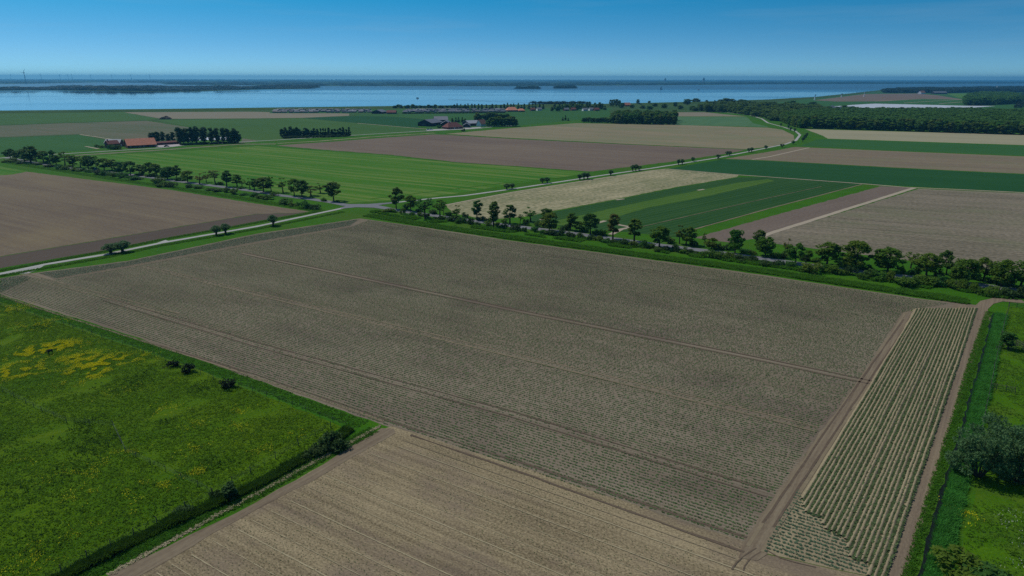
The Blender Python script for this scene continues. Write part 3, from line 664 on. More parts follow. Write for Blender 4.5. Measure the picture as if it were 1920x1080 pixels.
def tree_meshes(kind, seed):
    """(trunk mesh, crown mesh, height, crown width)"""
    r_ = np.random.default_rng(seed); rr = random.Random(seed)
    mb = MB(); clumps = []
    if kind in ('round', 'upright', 'thin', 'wide'):
        H = 8.0
        cw, cz0, cz1, n, per, ls = dict(round=(2.9, 1.7, 8.0, 36, 56, .28), upright=(1.8, 1.5, 8.0, 30, 50, .26), thin=(2.0, 2.6, 8.0, 22, 26, .24), wide=(3.7, 0.9, 8.0, 50, 60, .29))[kind]
        lean = (rr.uniform(-.35, .35), rr.uniform(-.35, .35))
        tr = [(0, 0, -0.1), (lean[0] * .3, lean[1] * .3, 1.6), (lean[0] * .7, lean[1] * .7, 3.6), (lean[0], lean[1], 6.4)]
        mb.tube(tr, [.24, .17, .12, .04], 7)
        for k in range(n):
            t = rr.uniform(0.0, 1.0); z = cz0 + (cz1 - cz0) * (0.10 + 0.82 * t)
            env = cw * (math.sin(math.pi * min(1, max(0.02, 0.12 + 0.80 * t))) ** 0.75)
            a = rr.uniform(0, 2 * math.pi); q = env * rr.uniform(0.35, 0.86)
            cr = rr.uniform(.55, 1.05) * (0.9 if kind != 'thin' else .75) * (cw / 2.8) ** .5
            x, y = lean[0] + q * math.cos(a), lean[1] + q * math.sin(a)
            clumps.append((x, y, z, cr, cr * rr.uniform(.6, .9)))
            if k % 3 == 0:
                z0 = max(1.3, z - q * rr.uniform(.7, 1.1)); f = z0 / 6.4
                mb.tube([(lean[0] * f, lean[1] * f, z0), (x * .55, y * .55, (z0 + z) / 2 + .1), (x, y, z)], [.09, .06, .025], 5)
        flat = .45
    elif kind == 'willow':
        H = 4.4; n, per, ls = 26, 56, .17
        mb.tube([(0, 0, -.1), (.05, 0, .7), (.0, .05, 1.5), (0, 0, 1.9)], [.34, .27, .30, .40], 8)
        for k in range(n):
            a = rr.uniform(0, 2 * math.pi); t = rr.uniform(-1, 1); q = 1.3 * math.sqrt(max(0, 1 - t * t)) * rr.uniform(.6, .95)
            x, y, z = q * math.cos(a), q * math.sin(a), 2.85 + t * 1.2
            clumps.append((x, y, z, .55, .6))
            mb.tube([(x * .15, y * .15, 1.8), (x * .6, y * .6, 1.8 + (z - 1.8) * .6), (x, y, z)], [.05, .035, .015], 4)
        flat = .35
    elif kind == 'poplar':
        H = 16.0; n, per, ls = 44, 34, .5
        mb.tube([(0, 0, -.2), (.1, .05, 5), (-.1, .1, 10), (0, 0, 15)], [.36, .28, .17, .04], 7)
        for k in range(n):
            t = rr.random(); z = 3.0 + 12.6 * t
            env = 2.2 * (math.sin(math.pi * (0.16 + 0.74 * t)) ** .6)
            a = rr.uniform(0, 2 * math.pi); q = env * rr.uniform(.25, .8)
            x, y = q * math.cos(a), q * math.sin(a)
            clumps.append((x, y, z, .95, 1.25))
            if k % 4 == 0: mb.tube([(0, 0, z - 2), (x, y, z)], [.09, .03], 4)
        flat = .4
    elif kind == 'wood':
        H = 17.0; n, per, ls = 40, 26, .85
        mb.tube([(0, 0, -.2), (.2, .1, 5), (-.1, .2, 10), (0, 0, 14)], [.38, .30, .2, .05], 6)
        for k in range(n):
            t = rr.random(); z = 2.2 + 13.6 * t
            env = 4.4 * (math.sin(math.pi * (0.22 + 0.68 * t)) ** .7)
            a = rr.uniform(0, 2 * math.pi); q = env * rr.uniform(.35, .85)
            x, y = q * math.cos(a), q * math.sin(a)
            clumps.append((x, y, z, 1.55, 1.3))
            if k % 5 == 0: mb.tube([(0, 0, z - 2.5), (x, y, z)], [.12, .04], 4)
        flat = .5
    elif kind == 'conifer':
        H = 10.0; n, per, ls = 26, 20, .5
        mb.tube([(0, 0, -.2), (0, 0, 9.3)], [.2, .04], 6)
        for k in range(n):
            t = rr.random() ** 1.3; z = 1.0 + 8.6 * t; env = 1.75 * (1 - t) + .2
            a = rr.uniform(0, 2 * math.pi); q = env * rr.uniform(.3, .8)
            clumps.append((q * math.cos(a), q * math.sin(a), z, .75 * (1 - .5 * t), .7))
        flat = .4
    elif kind in ('bush', 'hedge'):
        H = 2.6; n, per, ls = (16, 42, .20) if kind == 'bush' else (24, 46, .2)
        ex = 1.5 if kind == 'bush' else 2.3
        for k in range(n):
            a = rr.uniform(0, 2 * math.pi); q = math.sqrt(rr.random()) * ex; t = rr.random()
            x, y, z = q * math.cos(a), q * math.sin(a) * (1 if kind == 'bush' else .6), .35 + 1.75 * t * (1 - .3 * (q / ex))
            clumps.append((x, y, z, .62, .55))
            if k % 3 == 0: mb.tube([(x * .2, y * .2, -.05), (x * .6, y * .6, z * .6), (x, y, z)], [.06, .04, .015], 4)
        flat = .4
    C, O = crown_points(clumps, per, r_)
    keep = C[:, 2] > 0.08
    V, F = leaf_cloud(C[keep], O[keep], ls, flat, r_)
    return mb.mesh('trunk', [M['bark']]), np_mesh('crown', V, F, [LF['mid']]), H, float(np.percentile(np.abs(C[:, 0]), 97) * 2)

LIB = {}
def lib(kind, n):
    if kind not in LIB:
        LIB[kind] = [tree_meshes(kind, hash_seed(kind) + i) for i in range(n)]
    return LIB[kind]
def hash_seed(s): return sum(ord(c) * (i + 3) for i, c in enumerate(s)) * 7
NV = dict(round=5, upright=4, thin=4, wide=4, willow=4, poplar=4, wood=6, conifer=3, bush=5, hedge=4)

def place_tree(name, kind, leaf, loc, height, label, cat, group=None, width=None, parts=('trunk', 'crown'), sink=0.0):
    tm, cm, H, cw = random.choice(lib(kind, NV[kind]))
    s = height / H
    sx = (width / cw) if width else s * random.uniform(.92, 1.1)
    root = empty(name, (loc[0], loc[1], -sink), random.uniform(0, 6.28))
    root.scale = (sx, sx, s)
    tag(root, label, cat, group)
    t = obj(parts[0], tm, root)
    c = obj(parts[1], cm, root)
    if c.data.materials[0] != leaf:
        c.material_slots[0].link = 'OBJECT'; c.material_slots[0].material = leaf
    return root

def one_mesh_tree(kind, i):
    """the trunk and the crown in one mesh with two materials, for trees a few pixels tall"""
    key = (kind, 'one', i)
    if key not in LIB:
        tm, cm, H, cw = lib(kind, NV[kind])[i % NV[kind]]
        bm = bmesh.new(); bm.from_mesh(tm); k = len(bm.faces)
        bm.from_mesh(cm)
        bm.faces.ensure_lookup_table()
        for f in bm.faces[k:]: f.material_index = 1
        me = bpy.data.meshes.new('tree'); bm.to_mesh(me); bm.free()
        me.materials.clear(); me.materials.append(M['bark']); me.materials.append(LF['wood'])
        nf = len(me.polygons); me.polygons.foreach_set('material_index', np.where(np.arange(nf) < k, 0, 1).astype(np.int32)); me.update()
        LIB[key] = (me, H, cw)
    return LIB[key]

def far_tree(name, kind, leaf, loc, height, label, cat='tree', group=None, width=None, sink=0.0):
    me, H, cw = one_mesh_tree(kind, random.randrange(NV[kind]))
    s = height / H; sx = width / cw if width else s * random.uniform(.9, 1.15)
    o = obj(name, me, None, (loc[0], loc[1], -sink), random.uniform(0, 6.28), (sx, sx, s))
    o.material_slots[1].link = 'OBJECT'; o.material_slots[1].material = leaf
    return tag(o, label, cat, group)

ORD = ['first', 'second', 'third', 'fourth', 'fifth', 'sixth', 'seventh', 'eighth', 'ninth', 'tenth', 'eleventh', 'twelfth', 'thirteenth', 'fourteenth', 'fifteenth', 'sixteenth',
       'seventeenth', 'eighteenth', 'nineteenth', 'twentieth']
def ordinal(i):
    if i < 20: return ORD[i]
    tens = ['', '', 'twenty', 'thirty', 'forty', 'fifty', 'sixty', 'seventy'][(i + 1) // 10]
    u = (i + 1) % 10
    return {'twenty': 'twentieth', 'thirty': 'thirtieth', 'forty': 'fortieth', 'fifty': 'fiftieth', 'sixty': 'sixtieth', 'seventy': 'seventieth'}[tens] if u == 0 else tens + '-' + ORD[u - 1]

def px_scale(x, y): return (G(x, y) - Vector((0, 0, CAM_H))).length / FPX
def px_height(yb, yt): return (yb - yt) / (yb - 147.0) * CAM_H

# ------------------------------------------------------------------ trees along the road
# x, foot row, top row, crown width, leaf tone, habit
TL = [(20.6, 299, 280.6, 12, 'dark', 'round'), (32, 301, 284, 8, 'dark', 'upright'), (45.6, 303.7, 282, 14, 'dark', 'round'), (58, 306, 277.5, 16, 'dark', 'round'), (68, 303, 286, 10, 'olive', 'thin'),
      (82.5, 306, 285, 12, 'mid', 'upright'), (94, 309, 285, 13, 'dark', 'round'), (106, 310, 293, 11, 'mid', 'round'), (122, 310, 287, 13, 'lite', 'thin'), (137, 314, 294, 12, 'dark', 'upright'),
      (151, 314, 295, 12, 'lite', 'thin'), (166, 319, 295, 15, 'dark', 'round'), (181, 318, 295, 10, 'mid', 'thin'), (196, 319, 299, 14, 'lite', 'round'), (211, 320, 301, 14, 'lite', 'round'),
      (229, 326, 306, 15, 'dark', 'round'), (245, 329, 305, 14, 'dark', 'round'), (262, 327, 310, 9, 'mid', 'upright'), (269, 329, 312, 10, 'dark', 'upright'), (280, 330, 307, 13, 'mid', 'round'),
      (295, 331, 309, 14, 'mid', 'upright'), (314, 336, 315, 19, 'dark', 'wide'), (331, 336, 312, 11, 'dark', 'upright'), (352, 342, 322, 14, 'mid', 'round'), (374, 345, 327, 14, 'olive', 'thin'),
      (387, 342, 324, 9, 'olive', 'thin'), (404, 345, 320, 13, 'olive', 'thin'), (425, 350, 322, 13, 'dark', 'upright'), (445, 351, 329, 12, 'mid', 'upright'), (454, 352, 337, 9, 'mid', 'thin'),
      (469, 355, 336, 12, 'mid', 'thin'), (477, 357, 337, 10, 'dark', 'upright'), (494, 360, 335, 20, 'dark', 'round'), (509, 362, 334, 14, 'mid', 'thin'), (531, 361, 336, 15, 'mid', 'thin'),
      (552, 367, 339, 15, 'mid', 'round'), (566, 370, 341, 17, 'dark', 'round'), (583, 367, 350, 18, 'olive', 'thin'), (601, 362, 344, 15, 'mid', 'thin'), (626, 377, 344, 20, 'dark', 'round')]
TR = [(743, 392, 352, 22, 'dark', 'round'), (770, 396, 367, 20, 'mid', 'round'), (797, 410, 370, 26, 'dark', 'thin'), (825, 407, 375, 24, 'mid', 'thin'), (832, 403, 377, 10, 'lite', 'thin'), (857, 411, 385, 17, 'mid', 'thin'),
      (894, 413, 376, 20, 'dark', 'upright'), (925, 426, 379, 24, 'dark', 'upright'), (956, 419, 384, 21, 'dark', 'upright'), (975, 419, 402, 12, 'mid', 'thin'), (995, 415, 388, 23, 'mid', 'thin'), (1026, 415, 391, 22, 'dark', 'round'),
      (1030, 433, 400, 29, 'lite', 'wide'), (1069, 432, 399, 22, 'mid', 'upright'), (1087, 434, 416, 16, 'mid', 'round'), (1107, 439, 400, 28, 'dark', 'round'), (1149, 449, 401, 22, 'olive', 'upright'), (1189, 454, 410, 25, 'lite', 'upright'),
      (1236, 464, 424, 32, 'mid', 'round'), (1274, 457, 422, 17, 'olive', 'thin'), (1286, 459, 425, 26, 'mid', 'round'), (1320, 464, 437, 10, 'mid', 'thin'), (1334, 468, 446, 22, 'lite', 'round'), (1378, 476, 431, 37, 'mid', 'wide'),
      (1422, 462, 431, 22, 'dark', 'round'), (1435, 480, 444, 36, 'mid', 'wide'), (1474, 480, 447, 18, 'olive', 'thin'), (1492, 494, 455, 30, 'mid', 'round'), (1514, 488, 469, 16, 'mid', 'round'), (1550, 498, 454, 42, 'mid', 'round'),
      (1604, 506, 453, 48, 'mid', 'wide'), (1645, 498, 466, 17, 'dark', 'upright'), (1664, 511, 465, 46, 'mid', 'wide'), (1707, 503, 471, 20, 'lite', 'thin'), (1736, 519, 475, 42, 'mid', 'round'), (1774, 515, 471, 27, 'dark', 'round'),
      (1806, 531, 485, 44, 'mid', 'wide'), (1843, 527, 482, 34, 'mid', 'round'), (1876, 537, 488, 42, 'mid', 'wide'), (1913, 538, 485, 40, 'mid', 'round'), (1958, 549, 492, 42, 'dark', 'round')]
LOOK = dict(dark='dark green', mid='green', lite='pale green', olive='yellowish green')
HAB = dict(round='rounded', upright='slender', thin='sparse', wide='broad')
nl = len(TL)
for i, (x, yb, yt, w, tone, hab) in enumerate(TL):
    p = G(x, yb); h = max(4.0, px_height(yb, yt) * 1.18)
    place_tree('roadside_tree', hab, LF[tone], p, h, f'{HAB[hab]} {LOOK[tone]} tree, {ordinal(nl - 1 - i)} from the crossroads along the road towards the barn', 'tree', 'trees along the road', w * px_scale(x, yb) * 1.25)
for i, (x, yb, yt, w, tone, hab) in enumerate(TR):
    p = G(x, yb); h = px_height(yb, yt) * 1.10
    place_tree('roadside_tree', hab, LF[tone], p, h, f'{HAB[hab]} {LOOK[tone]} tree, {ordinal(i)} from the crossroads along the road towards the ridged strip', 'tree', 'trees along the road', w * px_scale(x, yb) * (1.0 if x < 1340 else .86))

# shrubs under the trees
def road_y(x, tab):
    for (x0, y0), (x1, y1) in zip(tab[:-1], tab[1:]):
        if x0 <= x <= x1: return y0 + (y1 - y0) * (x - x0) / (x1 - x0)
    return tab[-1][1]
SL = [(21, 304, 20, 9), (40, 307, 14, 6), (72, 309, 12, 5), (92, 313, 14, 6), (110, 317, 14, 10), (122, 318.5, 15, 9), (139, 320.5, 16, 7), (152, 321, 12, 6), (166, 323, 15, 7), (185, 327, 16, 11), (198, 329, 17, 12), (212, 331, 17, 10),
      (230, 333, 17, 12), (249, 337, 18, 9), (262, 337, 12, 5), (297, 344, 18, 14), (306, 350, 20, 12), (322, 351, 18, 11), (355, 351.5, 14, 8), (372, 353, 16, 7), (392, 357, 16, 6), (408, 359, 18, 7), (426, 361, 12, 12), (438, 364, 18, 13),
      (458, 366, 16, 6), (477, 369, 14, 10), (490, 372, 16, 7), (503, 374, 20, 10), (534, 383, 26, 13), (549, 386, 18, 8), (572, 390, 26, 17), (592, 392, 20, 11)]
SF = [(56, 301, 14, 6), (88, 307, 12, 6), (130, 313, 12, 5), (176, 318, 14, 6), (222, 322, 13, 6), (262, 329, 14, 6), (283, 331, 16, 6), (302, 333, 14, 6), (338, 339, 16, 8), (412, 346, 14, 6), (450, 354, 14, 5), (515, 367, 15, 9), (607, 377, 12, 8), (632, 379, 11, 4)]
for i, (x, yb, w, h) in enumerate(SL):
    place_tree('roadside_shrub', 'bush', LF[random.choice(['hedge', 'dark', 'dark'])], G(x, yb), max(1.2, px_height(yb, yb - h)), f'dark shrub, {ordinal(len(SL) - 1 - i)} from the crossroads on the ploughed side of the barn road', 'shrub', 'shrubs along the road', w * px_scale(x, yb), ('stems', 'leaves'))
for i, (x, yb, w, h) in enumerate(SF):
    place_tree('roadside_shrub', 'bush', LF[random.choice(['dark', 'mid'])], G(x, yb), max(1.2, px_height(yb, yb - h)), f'low green shrub, {ordinal(len(SF) - 1 - i)} from the crossroads on the meadow side of the barn road', 'shrub', 'shrubs along the road', w * px_scale(x, yb), ('stems', 'leaves'))
xs, x = [], 728.0
while x < 1945:
    xs.append(x); x += random.uniform(10, 19) * (1 + (x - 700) / 2400)
k = 0
for x in xs:
    if 1300 < x < 1312 or x > 1925: continue
    ry = road_y(x, ROADR); off = (3.2 + (x - 700) / 170) * random.uniform(.9, 1.75)
    h = random.uniform(1.3, 3.0) * (1.2 if random.random() < .3 else 1) * (1.25 if x > 1300 else 1); w = random.uniform(2.6, 5.2) * (1.2 if x > 1300 else 1)
    tone = random.choice(['hedge', 'hedge', 'dark', 'mid', 'lite'] if x < 1500 else ['hedge', 'dark', 'mid', 'mid', 'lite'])
    place_tree('roadside_shrub', random.choice(['bush', 'hedge']), LF[tone], G(x, ry + off), h, f'{LOOK.get(tone, "blackish green")} shrub, {ordinal(k)} from the crossroads on the road\'s potato-field side', 'shrub', 'shrubs along the road', w, ('stems', 'leaves'))
    k += 1
k = 0
for x in [762, 786, 812, 842, 872, 902, 918, 945, 985, 1010, 1060, 1095, 1118, 1130, 1255, 1300, 1345, 1362, 1395, 1410, 1452, 1470, 1508, 1530, 1572, 1588, 1625, 1690, 1715, 1760, 1790, 1828, 1860, 1895]:
    ry = road_y(x, ROADR); off = (2.6 + (x - 700) / 260) * random.uniform(.9, 1.5)
    tone = random.choice(['dark', 'mid', 'hedge'])
    place_tree('roadside_shrub', 'bush', LF[tone], G(x, ry - off), random.uniform(1.4, 3.2), f'{LOOK.get(tone, "blackish green")} shrub, {ordinal(k)} from the crossroads on the far side of the road', 'shrub', 'shrubs along the road', random.uniform(2.5, 4.2), ('stems', 'leaves'))
    k += 1

# pollard willows along the pale paths
WN = [(208.5, 475.5, 456, 23), (230.5, 472.5, 450.5, 22), (406, 441, 422, 16), (423, 438.5, 418.5, 16), (512.5, 423.5, 402, 16)]
for i, (x, yb, yt, w) in enumerate(WN):
    lab = ['round pollard willow by the concrete path, nearest the pasture corner of the frame', 'round pollard willow beside the path, second counting towards the crossroads', 'smaller pollard willow by the path, third counting towards the crossroads',
           'pollard willow by the path, fourth counting towards the crossroads', 'single pollard willow beside the concrete path, closest to the crossroads'][i]
    place_tree('pollard_willow', 'willow', LF['willow'], G(x, yb), px_height(yb, yt), lab, 'tree', 'pollard willows', w * px_scale(x, yb))
WF = [(950, 355, 345), (960, 354, 344), (1017, 344, 334), (1026, 343, 333), (1087, 337.5, 327), (1095, 336.5, 324), (1102, 336, 324), (1145, 329.5, 319), (1186, 320.5, 310), (1192, 320, 309), (1198, 319, 311), (1272, 309, 299), (1279, 308.3, 299), (1299, 302.5, 295),
      (1346, 298, 290), (1363, 291.5, 284), (1368, 291, 284), (1404, 285.5, 278), (1409, 285, 277), (1436, 280, 273), (1466, 276.5, 270), (1487, 270.5, 264), (1505, 266, 257), (1509, 262, 253), (1512, 258, 249), (1490, 247.7, 240.4), (1482, 245.5, 238), (1478, 241.5, 234), (1464, 237, 231)]
for i, (x, yb, yt) in enumerate(WF):
    place_tree('pollard_willow', 'willow', LF['willow'], G(x, yb), px_height(yb, yt) * 1.12, f'small round pollard willow, {ordinal(i)} from the crossroads along the path to the big wood', 'tree', 'pollard willows', random.uniform(2.7, 3.3))

# bushes in the pasture and by the ditch
for (x, yb, yt, w, lab) in ((325, 687, 670, 18, 'dark thorn bush at the pasture edge with a dead branch on its side'), (355, 698, 675, 22, 'dark round thorn bush, the largest of three at the pasture edge'),
                            (427, 727, 704, 22, 'dark ragged thorn bush, alone and lowest of three at the pasture edge')):
    place_tree('thorn_bush', 'bush', LF['thorn'], G(x, yb), px_height(yb, yt) * .9, lab, 'bush', 'thorn bushes', w * px_scale(x, yb), ('stems', 'leaves'))
place_tree('thorn_tree', 'upright', LF['hedge'], G(431, 931), px_height(931, 886), 'dark upright small tree in the hedge by the tilled field', 'tree', None, 28 * px_scale(431, 931), sink=1.0)
for (x, yb, h, w, lab) in ((626, 838, 2.7, 5.2, 'large dark bush at the pasture corner by the potato field'), (606, 846, 1.9, 3.6, 'dark bush with pale flowers beside the larger corner bush'), (585, 856, 1.5, 3.4, 'low dark bush in the ditch, third from the pasture corner'),
                           (404, 932, 1.3, 2.0, 'low dark bush just below the upright tree in the hedge'), (340, 965, 1.1, 3.0, 'low dark bush in the pasture ditch below the hedge tree')):
    place_tree('ditch_bush', 'hedge', LF['hedge'], G(x, yb), h, lab, 'bush', None, w, ('stems', 'leaves'))
for (x, yb, h, w, ln, lab) in ((1835, 893, 8.2, 9.6, 'willow', 'big grey-green willow clump beside the ditch, half hiding it'), (1905, 905, 7.8, 9.0, 'willow', 'grey-green willow clump at the frame edge beside the bigger one'), (1872, 872, 8.6, 9.0, 'willow', 'grey-green willow behind and between the two front clumps')):
    p = G(x, yb)
    tm, cm, H, cw = None, None, None, None
    r_ = np.random.default_rng(int(x)); rr = random.Random(int(x)); mb = MB(); cl = []
    for k in range(64):
        a = rr.uniform(0, 6.283); t = rr.random(); q = w / 2 * math.sqrt(rr.random()) * (1 - .35 * t)
        cx_, cy_, cz_ = q * math.cos(a), q * math.sin(a), .8 + (h - 1.6) * t
        cl.append((cx_, cy_, cz_, .95, .75))
        if k % 6 == 0: mb.tube([(cx_ * .1, cy_ * .1, -.1), (cx_ * .5, cy_ * .5, cz_ * .55), (cx_, cy_, cz_)], [.16, .1, .03], 5)
    C, O = crown_points(cl, 110, r_); kp = C[:, 2] > .2
    V, F = leaf_cloud(C[kp], O[kp], .17, .3, r_)
    root = tag(empty('willow_tree', p), lab, 'tree', None)
    mb.build('trunk', M['bark'], root)
    obj('crown', np_mesh('crown', V, F, [LF[ln]]), root)
place_tree('ditch_bush', 'hedge', LF['mid'], G(1800, 1078), 2.6, 'leafy green bush at the bottom beside the ditch', 'bush', None, 8.0, ('stems', 'leaves'))
place_tree('ditch_bush', 'bush', LF['dark'], G(1850, 1090), 2.2, 'green bush in the paddock corner right of the ditch-side bush', 'bush', None, 4.5, ('stems', 'leaves'))
place_tree('paddock_tree', 'upright', LF['dark'], G(1890, 655), 4.2, 'young dark tree inside the wooden guard in the paddock', 'tree', None, 3.6)

# windbreak, copses and village trees --------------------------------------------------
PB = [(284, 268, 249, 8), (290, 268, 248, 9), (297, 268, 247, 9), (306, 266.5, 247, 8), (316, 267, 251, 8), (325, 267, 247.5, 8), (338, 271, 239, 13), (345, 271, 241, 9), (353, 270.5, 241, 12), (361, 270, 238.5, 9), (369, 270, 237.5, 13), (383, 269.5, 238.5, 14), (397, 269.5, 240, 10), (408, 269, 239, 11), (419, 268.5, 239.5, 9),
      (428, 268.5, 241, 10), (433, 268.5, 246, 11), (440, 268, 241, 11), (447, 268, 245, 10)]
for i, (x, yb, yt, w) in enumerate(PB):
    place_tree('poplar_tree', 'poplar', LF['poplar'] if i != 16 else LF['mid'], G(x, yb), px_height(yb, yt), f'{"tall" if i > 5 else "short"} dark poplar, {ordinal(i)} from the orange-roofed barn in its windbreak', 'tree', 'poplars by the barn', w * px_scale(x, yb) * .84)
for i in range(13):
    x = 342 + i * 8.4; yb = 272.2 - i * .31
    far_tree('windbreak_shrub', 'hedge', LF['hedge'], G(x, yb), random.uniform(2.0, 3.2), 'low dark hedge shrub under the poplars beside the farm road', 'shrub', 'hedge under the poplars', 6.5)
for i, (x, yb, h, w) in enumerate(((183, 276.5, 3.2, 5), (193, 277.5, 2.6, 6), (207, 280, 4.6, 6), (214, 280.2, 5.0, 7), (222, 280, 4.4, 6))):
    far_tree('garden_bush', 'hedge', LF['dark'] if i != 1 else LF['mid'], G(x, yb), h, f'garden bush in front of the brick farmhouse, {ordinal(i)} counting towards the barn', 'bush', 'garden bushes', w)
for i in range(24):
    x = 529 + i * 5.5 + random.uniform(-1, 1); yb = 258.5 - i * .16; h = [10.5, 11, 8, 12][i % 4] if i < 6 else random.uniform(6.5, 10.5)
    far_tree('belt_tree', 'conifer' if i > 8 else 'wood', LF['poplar'], G(x, yb), h, f'slim dark tree, {ordinal(i)} from the barn end of the belt beside the farm road', 'tree', 'belt beside the farm road', random.uniform(4, 5.5))
for i in range(12):
    far_tree('belt_shrub', 'hedge', LF['hedge'], G(535 + i * 10, 259.5 - i * .28), random.uniform(2.5, 3.5), 'low dark shrub at the foot of the tree belt beside the farm road', 'shrub', 'shrubs of the belt', 7)
for i in range(11):
    far_tree('farm_tree', 'wood', LF['mid' if i % 3 else 'wood'], G(917 + i * 4.9, 237.3 - .1 * i + (i % 2) * .5), random.uniform(11, 13.5) - (3 if i in (0, 10) else 0), 'dense green tree in the front row beside the black farm sheds', 'tree', 'front row of trees by the farm sheds', 8.5)
for i in range(9):
    far_tree('farm_tree', 'wood', LF['wood'], G(896 + i * 6.6, 228.5 - .2 * i), random.uniform(11, 14), 'dense green tree in the back row behind the farm sheds', 'tree', 'back row of trees by the farm sheds', 10)
for i, (x, yb, h) in enumerate(((848, 229.5, 6), (855, 229.5, 7), (860, 229.6, 7.5), (867, 229.7, 7.5), (872, 229.8, 5.5))):
    far_tree('farm_tree', 'conifer', LF['mid'], G(x, yb), h, f'small tree behind the red-roofed farmhouse, {ordinal(i)} from the black shed', 'tree', 'small trees behind the farmhouse', 4)
far_tree('round_bush', 'bush', LF['dark'], G(869, 246.5), 4.4, 'single round dark bush beside the farm road before the sheds', 'bush', None, 4.6)
far_tree('farm_bush', 'bush', LF['dark'], G(823, 240.5), 5.0, 'dark leafy bush between the black shed and the red-roofed farmhouse', 'bush', None, 5.5)
for i, (x, yb, h) in enumerate(((1055, 226, 5), (1060, 226, 8), (1065, 226.5, 4))):
    far_tree('meadow_tree', 'conifer', LF['wood'], G(x, yb), h, ['small light tree, first of three beside the meadow', 'tallest of three small trees beside the meadow', 'smallest dark tree of three beside the meadow'][i], 'tree', None, 3.4)
# copse
for r in range(5):
    for c in range(15):
        x = 1149 + c * 8.0 + random.uniform(-2, 2) + r * 1.0; yb = 231.6 + c * .16 - r * 2.1 + random.uniform(-.4, .4)
        if r == 4 and c < 2: continue
        far_tree('copse_tree', 'wood', LF[random.choice(['wood', 'wood', 'mid', 'dark'])], G(x, yb), random.uniform(13.5, 16.5), 'dense green tree in the square copse beside the tan field', 'tree', 'copse beside the tan field', random.uniform(8, 10), sink=1.0)
for i in range(11):
    far_tree('hedge_tree', 'wood', LF['dark'], G(1094 + i * 5.1, 229.2 + i * .18 + random.uniform(-.3, .3)), random.uniform(6.5, 8.5), 'low dark tree in the short row leading to the square copse', 'tree', 'row leading to the copse', 6)
# trees by the dike and in the village
VT = [(1145, 199.5, 186, 6), (1150, 199.7, 185.5, 7), (1156, 199.6, 185.6, 7), (1161, 199.8, 186.3, 6), (1166, 203, 192, 9), (1196, 196.5, 185.5, 7), (1217, 196, 188.5, 5), (1228, 200, 193, 9), (1245, 203, 194, 10), (1266, 200, 191, 7), (1288, 196.5, 184.8, 13), (1305, 193.5, 184, 14), (1313, 202, 194, 12), (1325, 194, 187, 5), (1340, 193.5, 187.2, 3),
      (1352, 196, 186, 12), (1360, 194.5, 183.5, 14), (1372, 194.6, 184.8, 13), (1391, 194, 185, 12), (1398, 195, 187, 9), (1275, 205, 196, 10), (1298, 207, 198, 12), (1330, 207.5, 198, 12), (1345, 206, 196, 10), (1185, 203, 196, 9), (1205, 204, 197, 10), (1218, 206, 198, 11)]
for i, (x, yb, yt, w) in enumerate(VT):
    far_tree('village_tree', 'wood', LF['dark' if i < 19 else 'wood'], G(x, yb), px_height(yb, yt), f'dark rounded tree, {ordinal(i)} of those between the square copse and the water', 'tree', 'trees between copse and water', w * px_scale(x, yb))
for i in range(22):
    x = 1036 + i * 4.6 + random.uniform(-1.5, 1.5); yb = 209 - random.uniform(0, 5.5)
    far_tree('village_tree', random.choice(['wood', 'conifer', 'wood']), LF[random.choice(['wood', 'dark', 'mid'])], G(x, yb), random.uniform(8, 15), 'green tree among the village houses beside the meadow', 'tree', 'trees among the village houses', random.uniform(6, 9))
for i in range(26):
    x = 852 + i * 6.6 + random.uniform(-1.5, 1.5); yb = 205.5 - random.uniform(0, 1.0)
    far_tree('camp_tree', 'conifer', LF['poplar'], G(x, yb), random.uniform(8, 13), 'dark conifer in the row between the caravans and the dike', 'tree', 'conifers behind the caravans', 5.5)
for i in range(20):
    x = 738 + i * 7.2 + random.uniform(-2, 2)
    far_tree('camp_tree', 'wood', LF['dark'], G(x, 202.8 + random.uniform(-.4, .4)), random.uniform(5, 8), 'low dark tree along the dike behind the caravans', 'tree', 'low trees along the dike', 9)
for i in range(28):
    far_tree('camp_hedge', 'hedge', LF['hedge'], G(757 + i * 6.9, 213.4 - i * .05), random.uniform(2.2, 3.0), 'dark clipped hedge shrub in front of the caravans', 'hedge', 'hedge before the caravans', 8.5)

# woods
def wood_stuff(name, pts, hts, wds, leaf, kinds='wood', face_share=1.0):
    Vs, Fs, n0 = [], [], 0
    L_ = lib(kinds, NV[kinds])
    cache = []
    for tm, cm, H, cw in L_:
        v = np.empty(len(cm.vertices) * 3, np.float32); cm.vertices.foreach_get('co', v); cache.append((v.reshape(-1, 3), H, cw))
    for (x, y), h, w in zip(pts, hts, wds):
        v, H, cw = random.choice(cache)
        nq = int(len(v) // 4 * face_share); v = v.reshape(-1, 4, 3)[rng.permutation(len(v) // 4)[:nq]].reshape(-1, 3)
        a = random.uniform(0, 6.28); c_, s_ = math.cos(a), math.sin(a)
        k = w / cw * (1 / face_share) ** .1
        q = np.stack([(v[:, 0] * c_ - v[:, 1] * s_) * k + x, (v[:, 0] * s_ + v[:, 1] * c_) * k + y, v[:, 2] * h / H], 1)
        Vs.append(q); Fs.append(np.arange(n0, n0 + len(q)).reshape(-1, 4)); n0 += len(q)
    return obj(name, np_mesh(name, np.concatenate(Vs), np.concatenate(Fs), [leaf]))

def fill(px, spacing, jitter=.35):
    P = GP(px); lo, hi = P.min(0), P.max(0)
    xs_, ys_ = np.meshgrid(np.arange(lo[0], hi[0], spacing), np.arange(lo[1], hi[1], spacing))
    Q = np.stack([xs_.ravel(), ys_.ravel()], 1) + rng.uniform(-jitter, jitter, (xs_.size, 2)) * spacing
    return Q[inside(Q, P)]

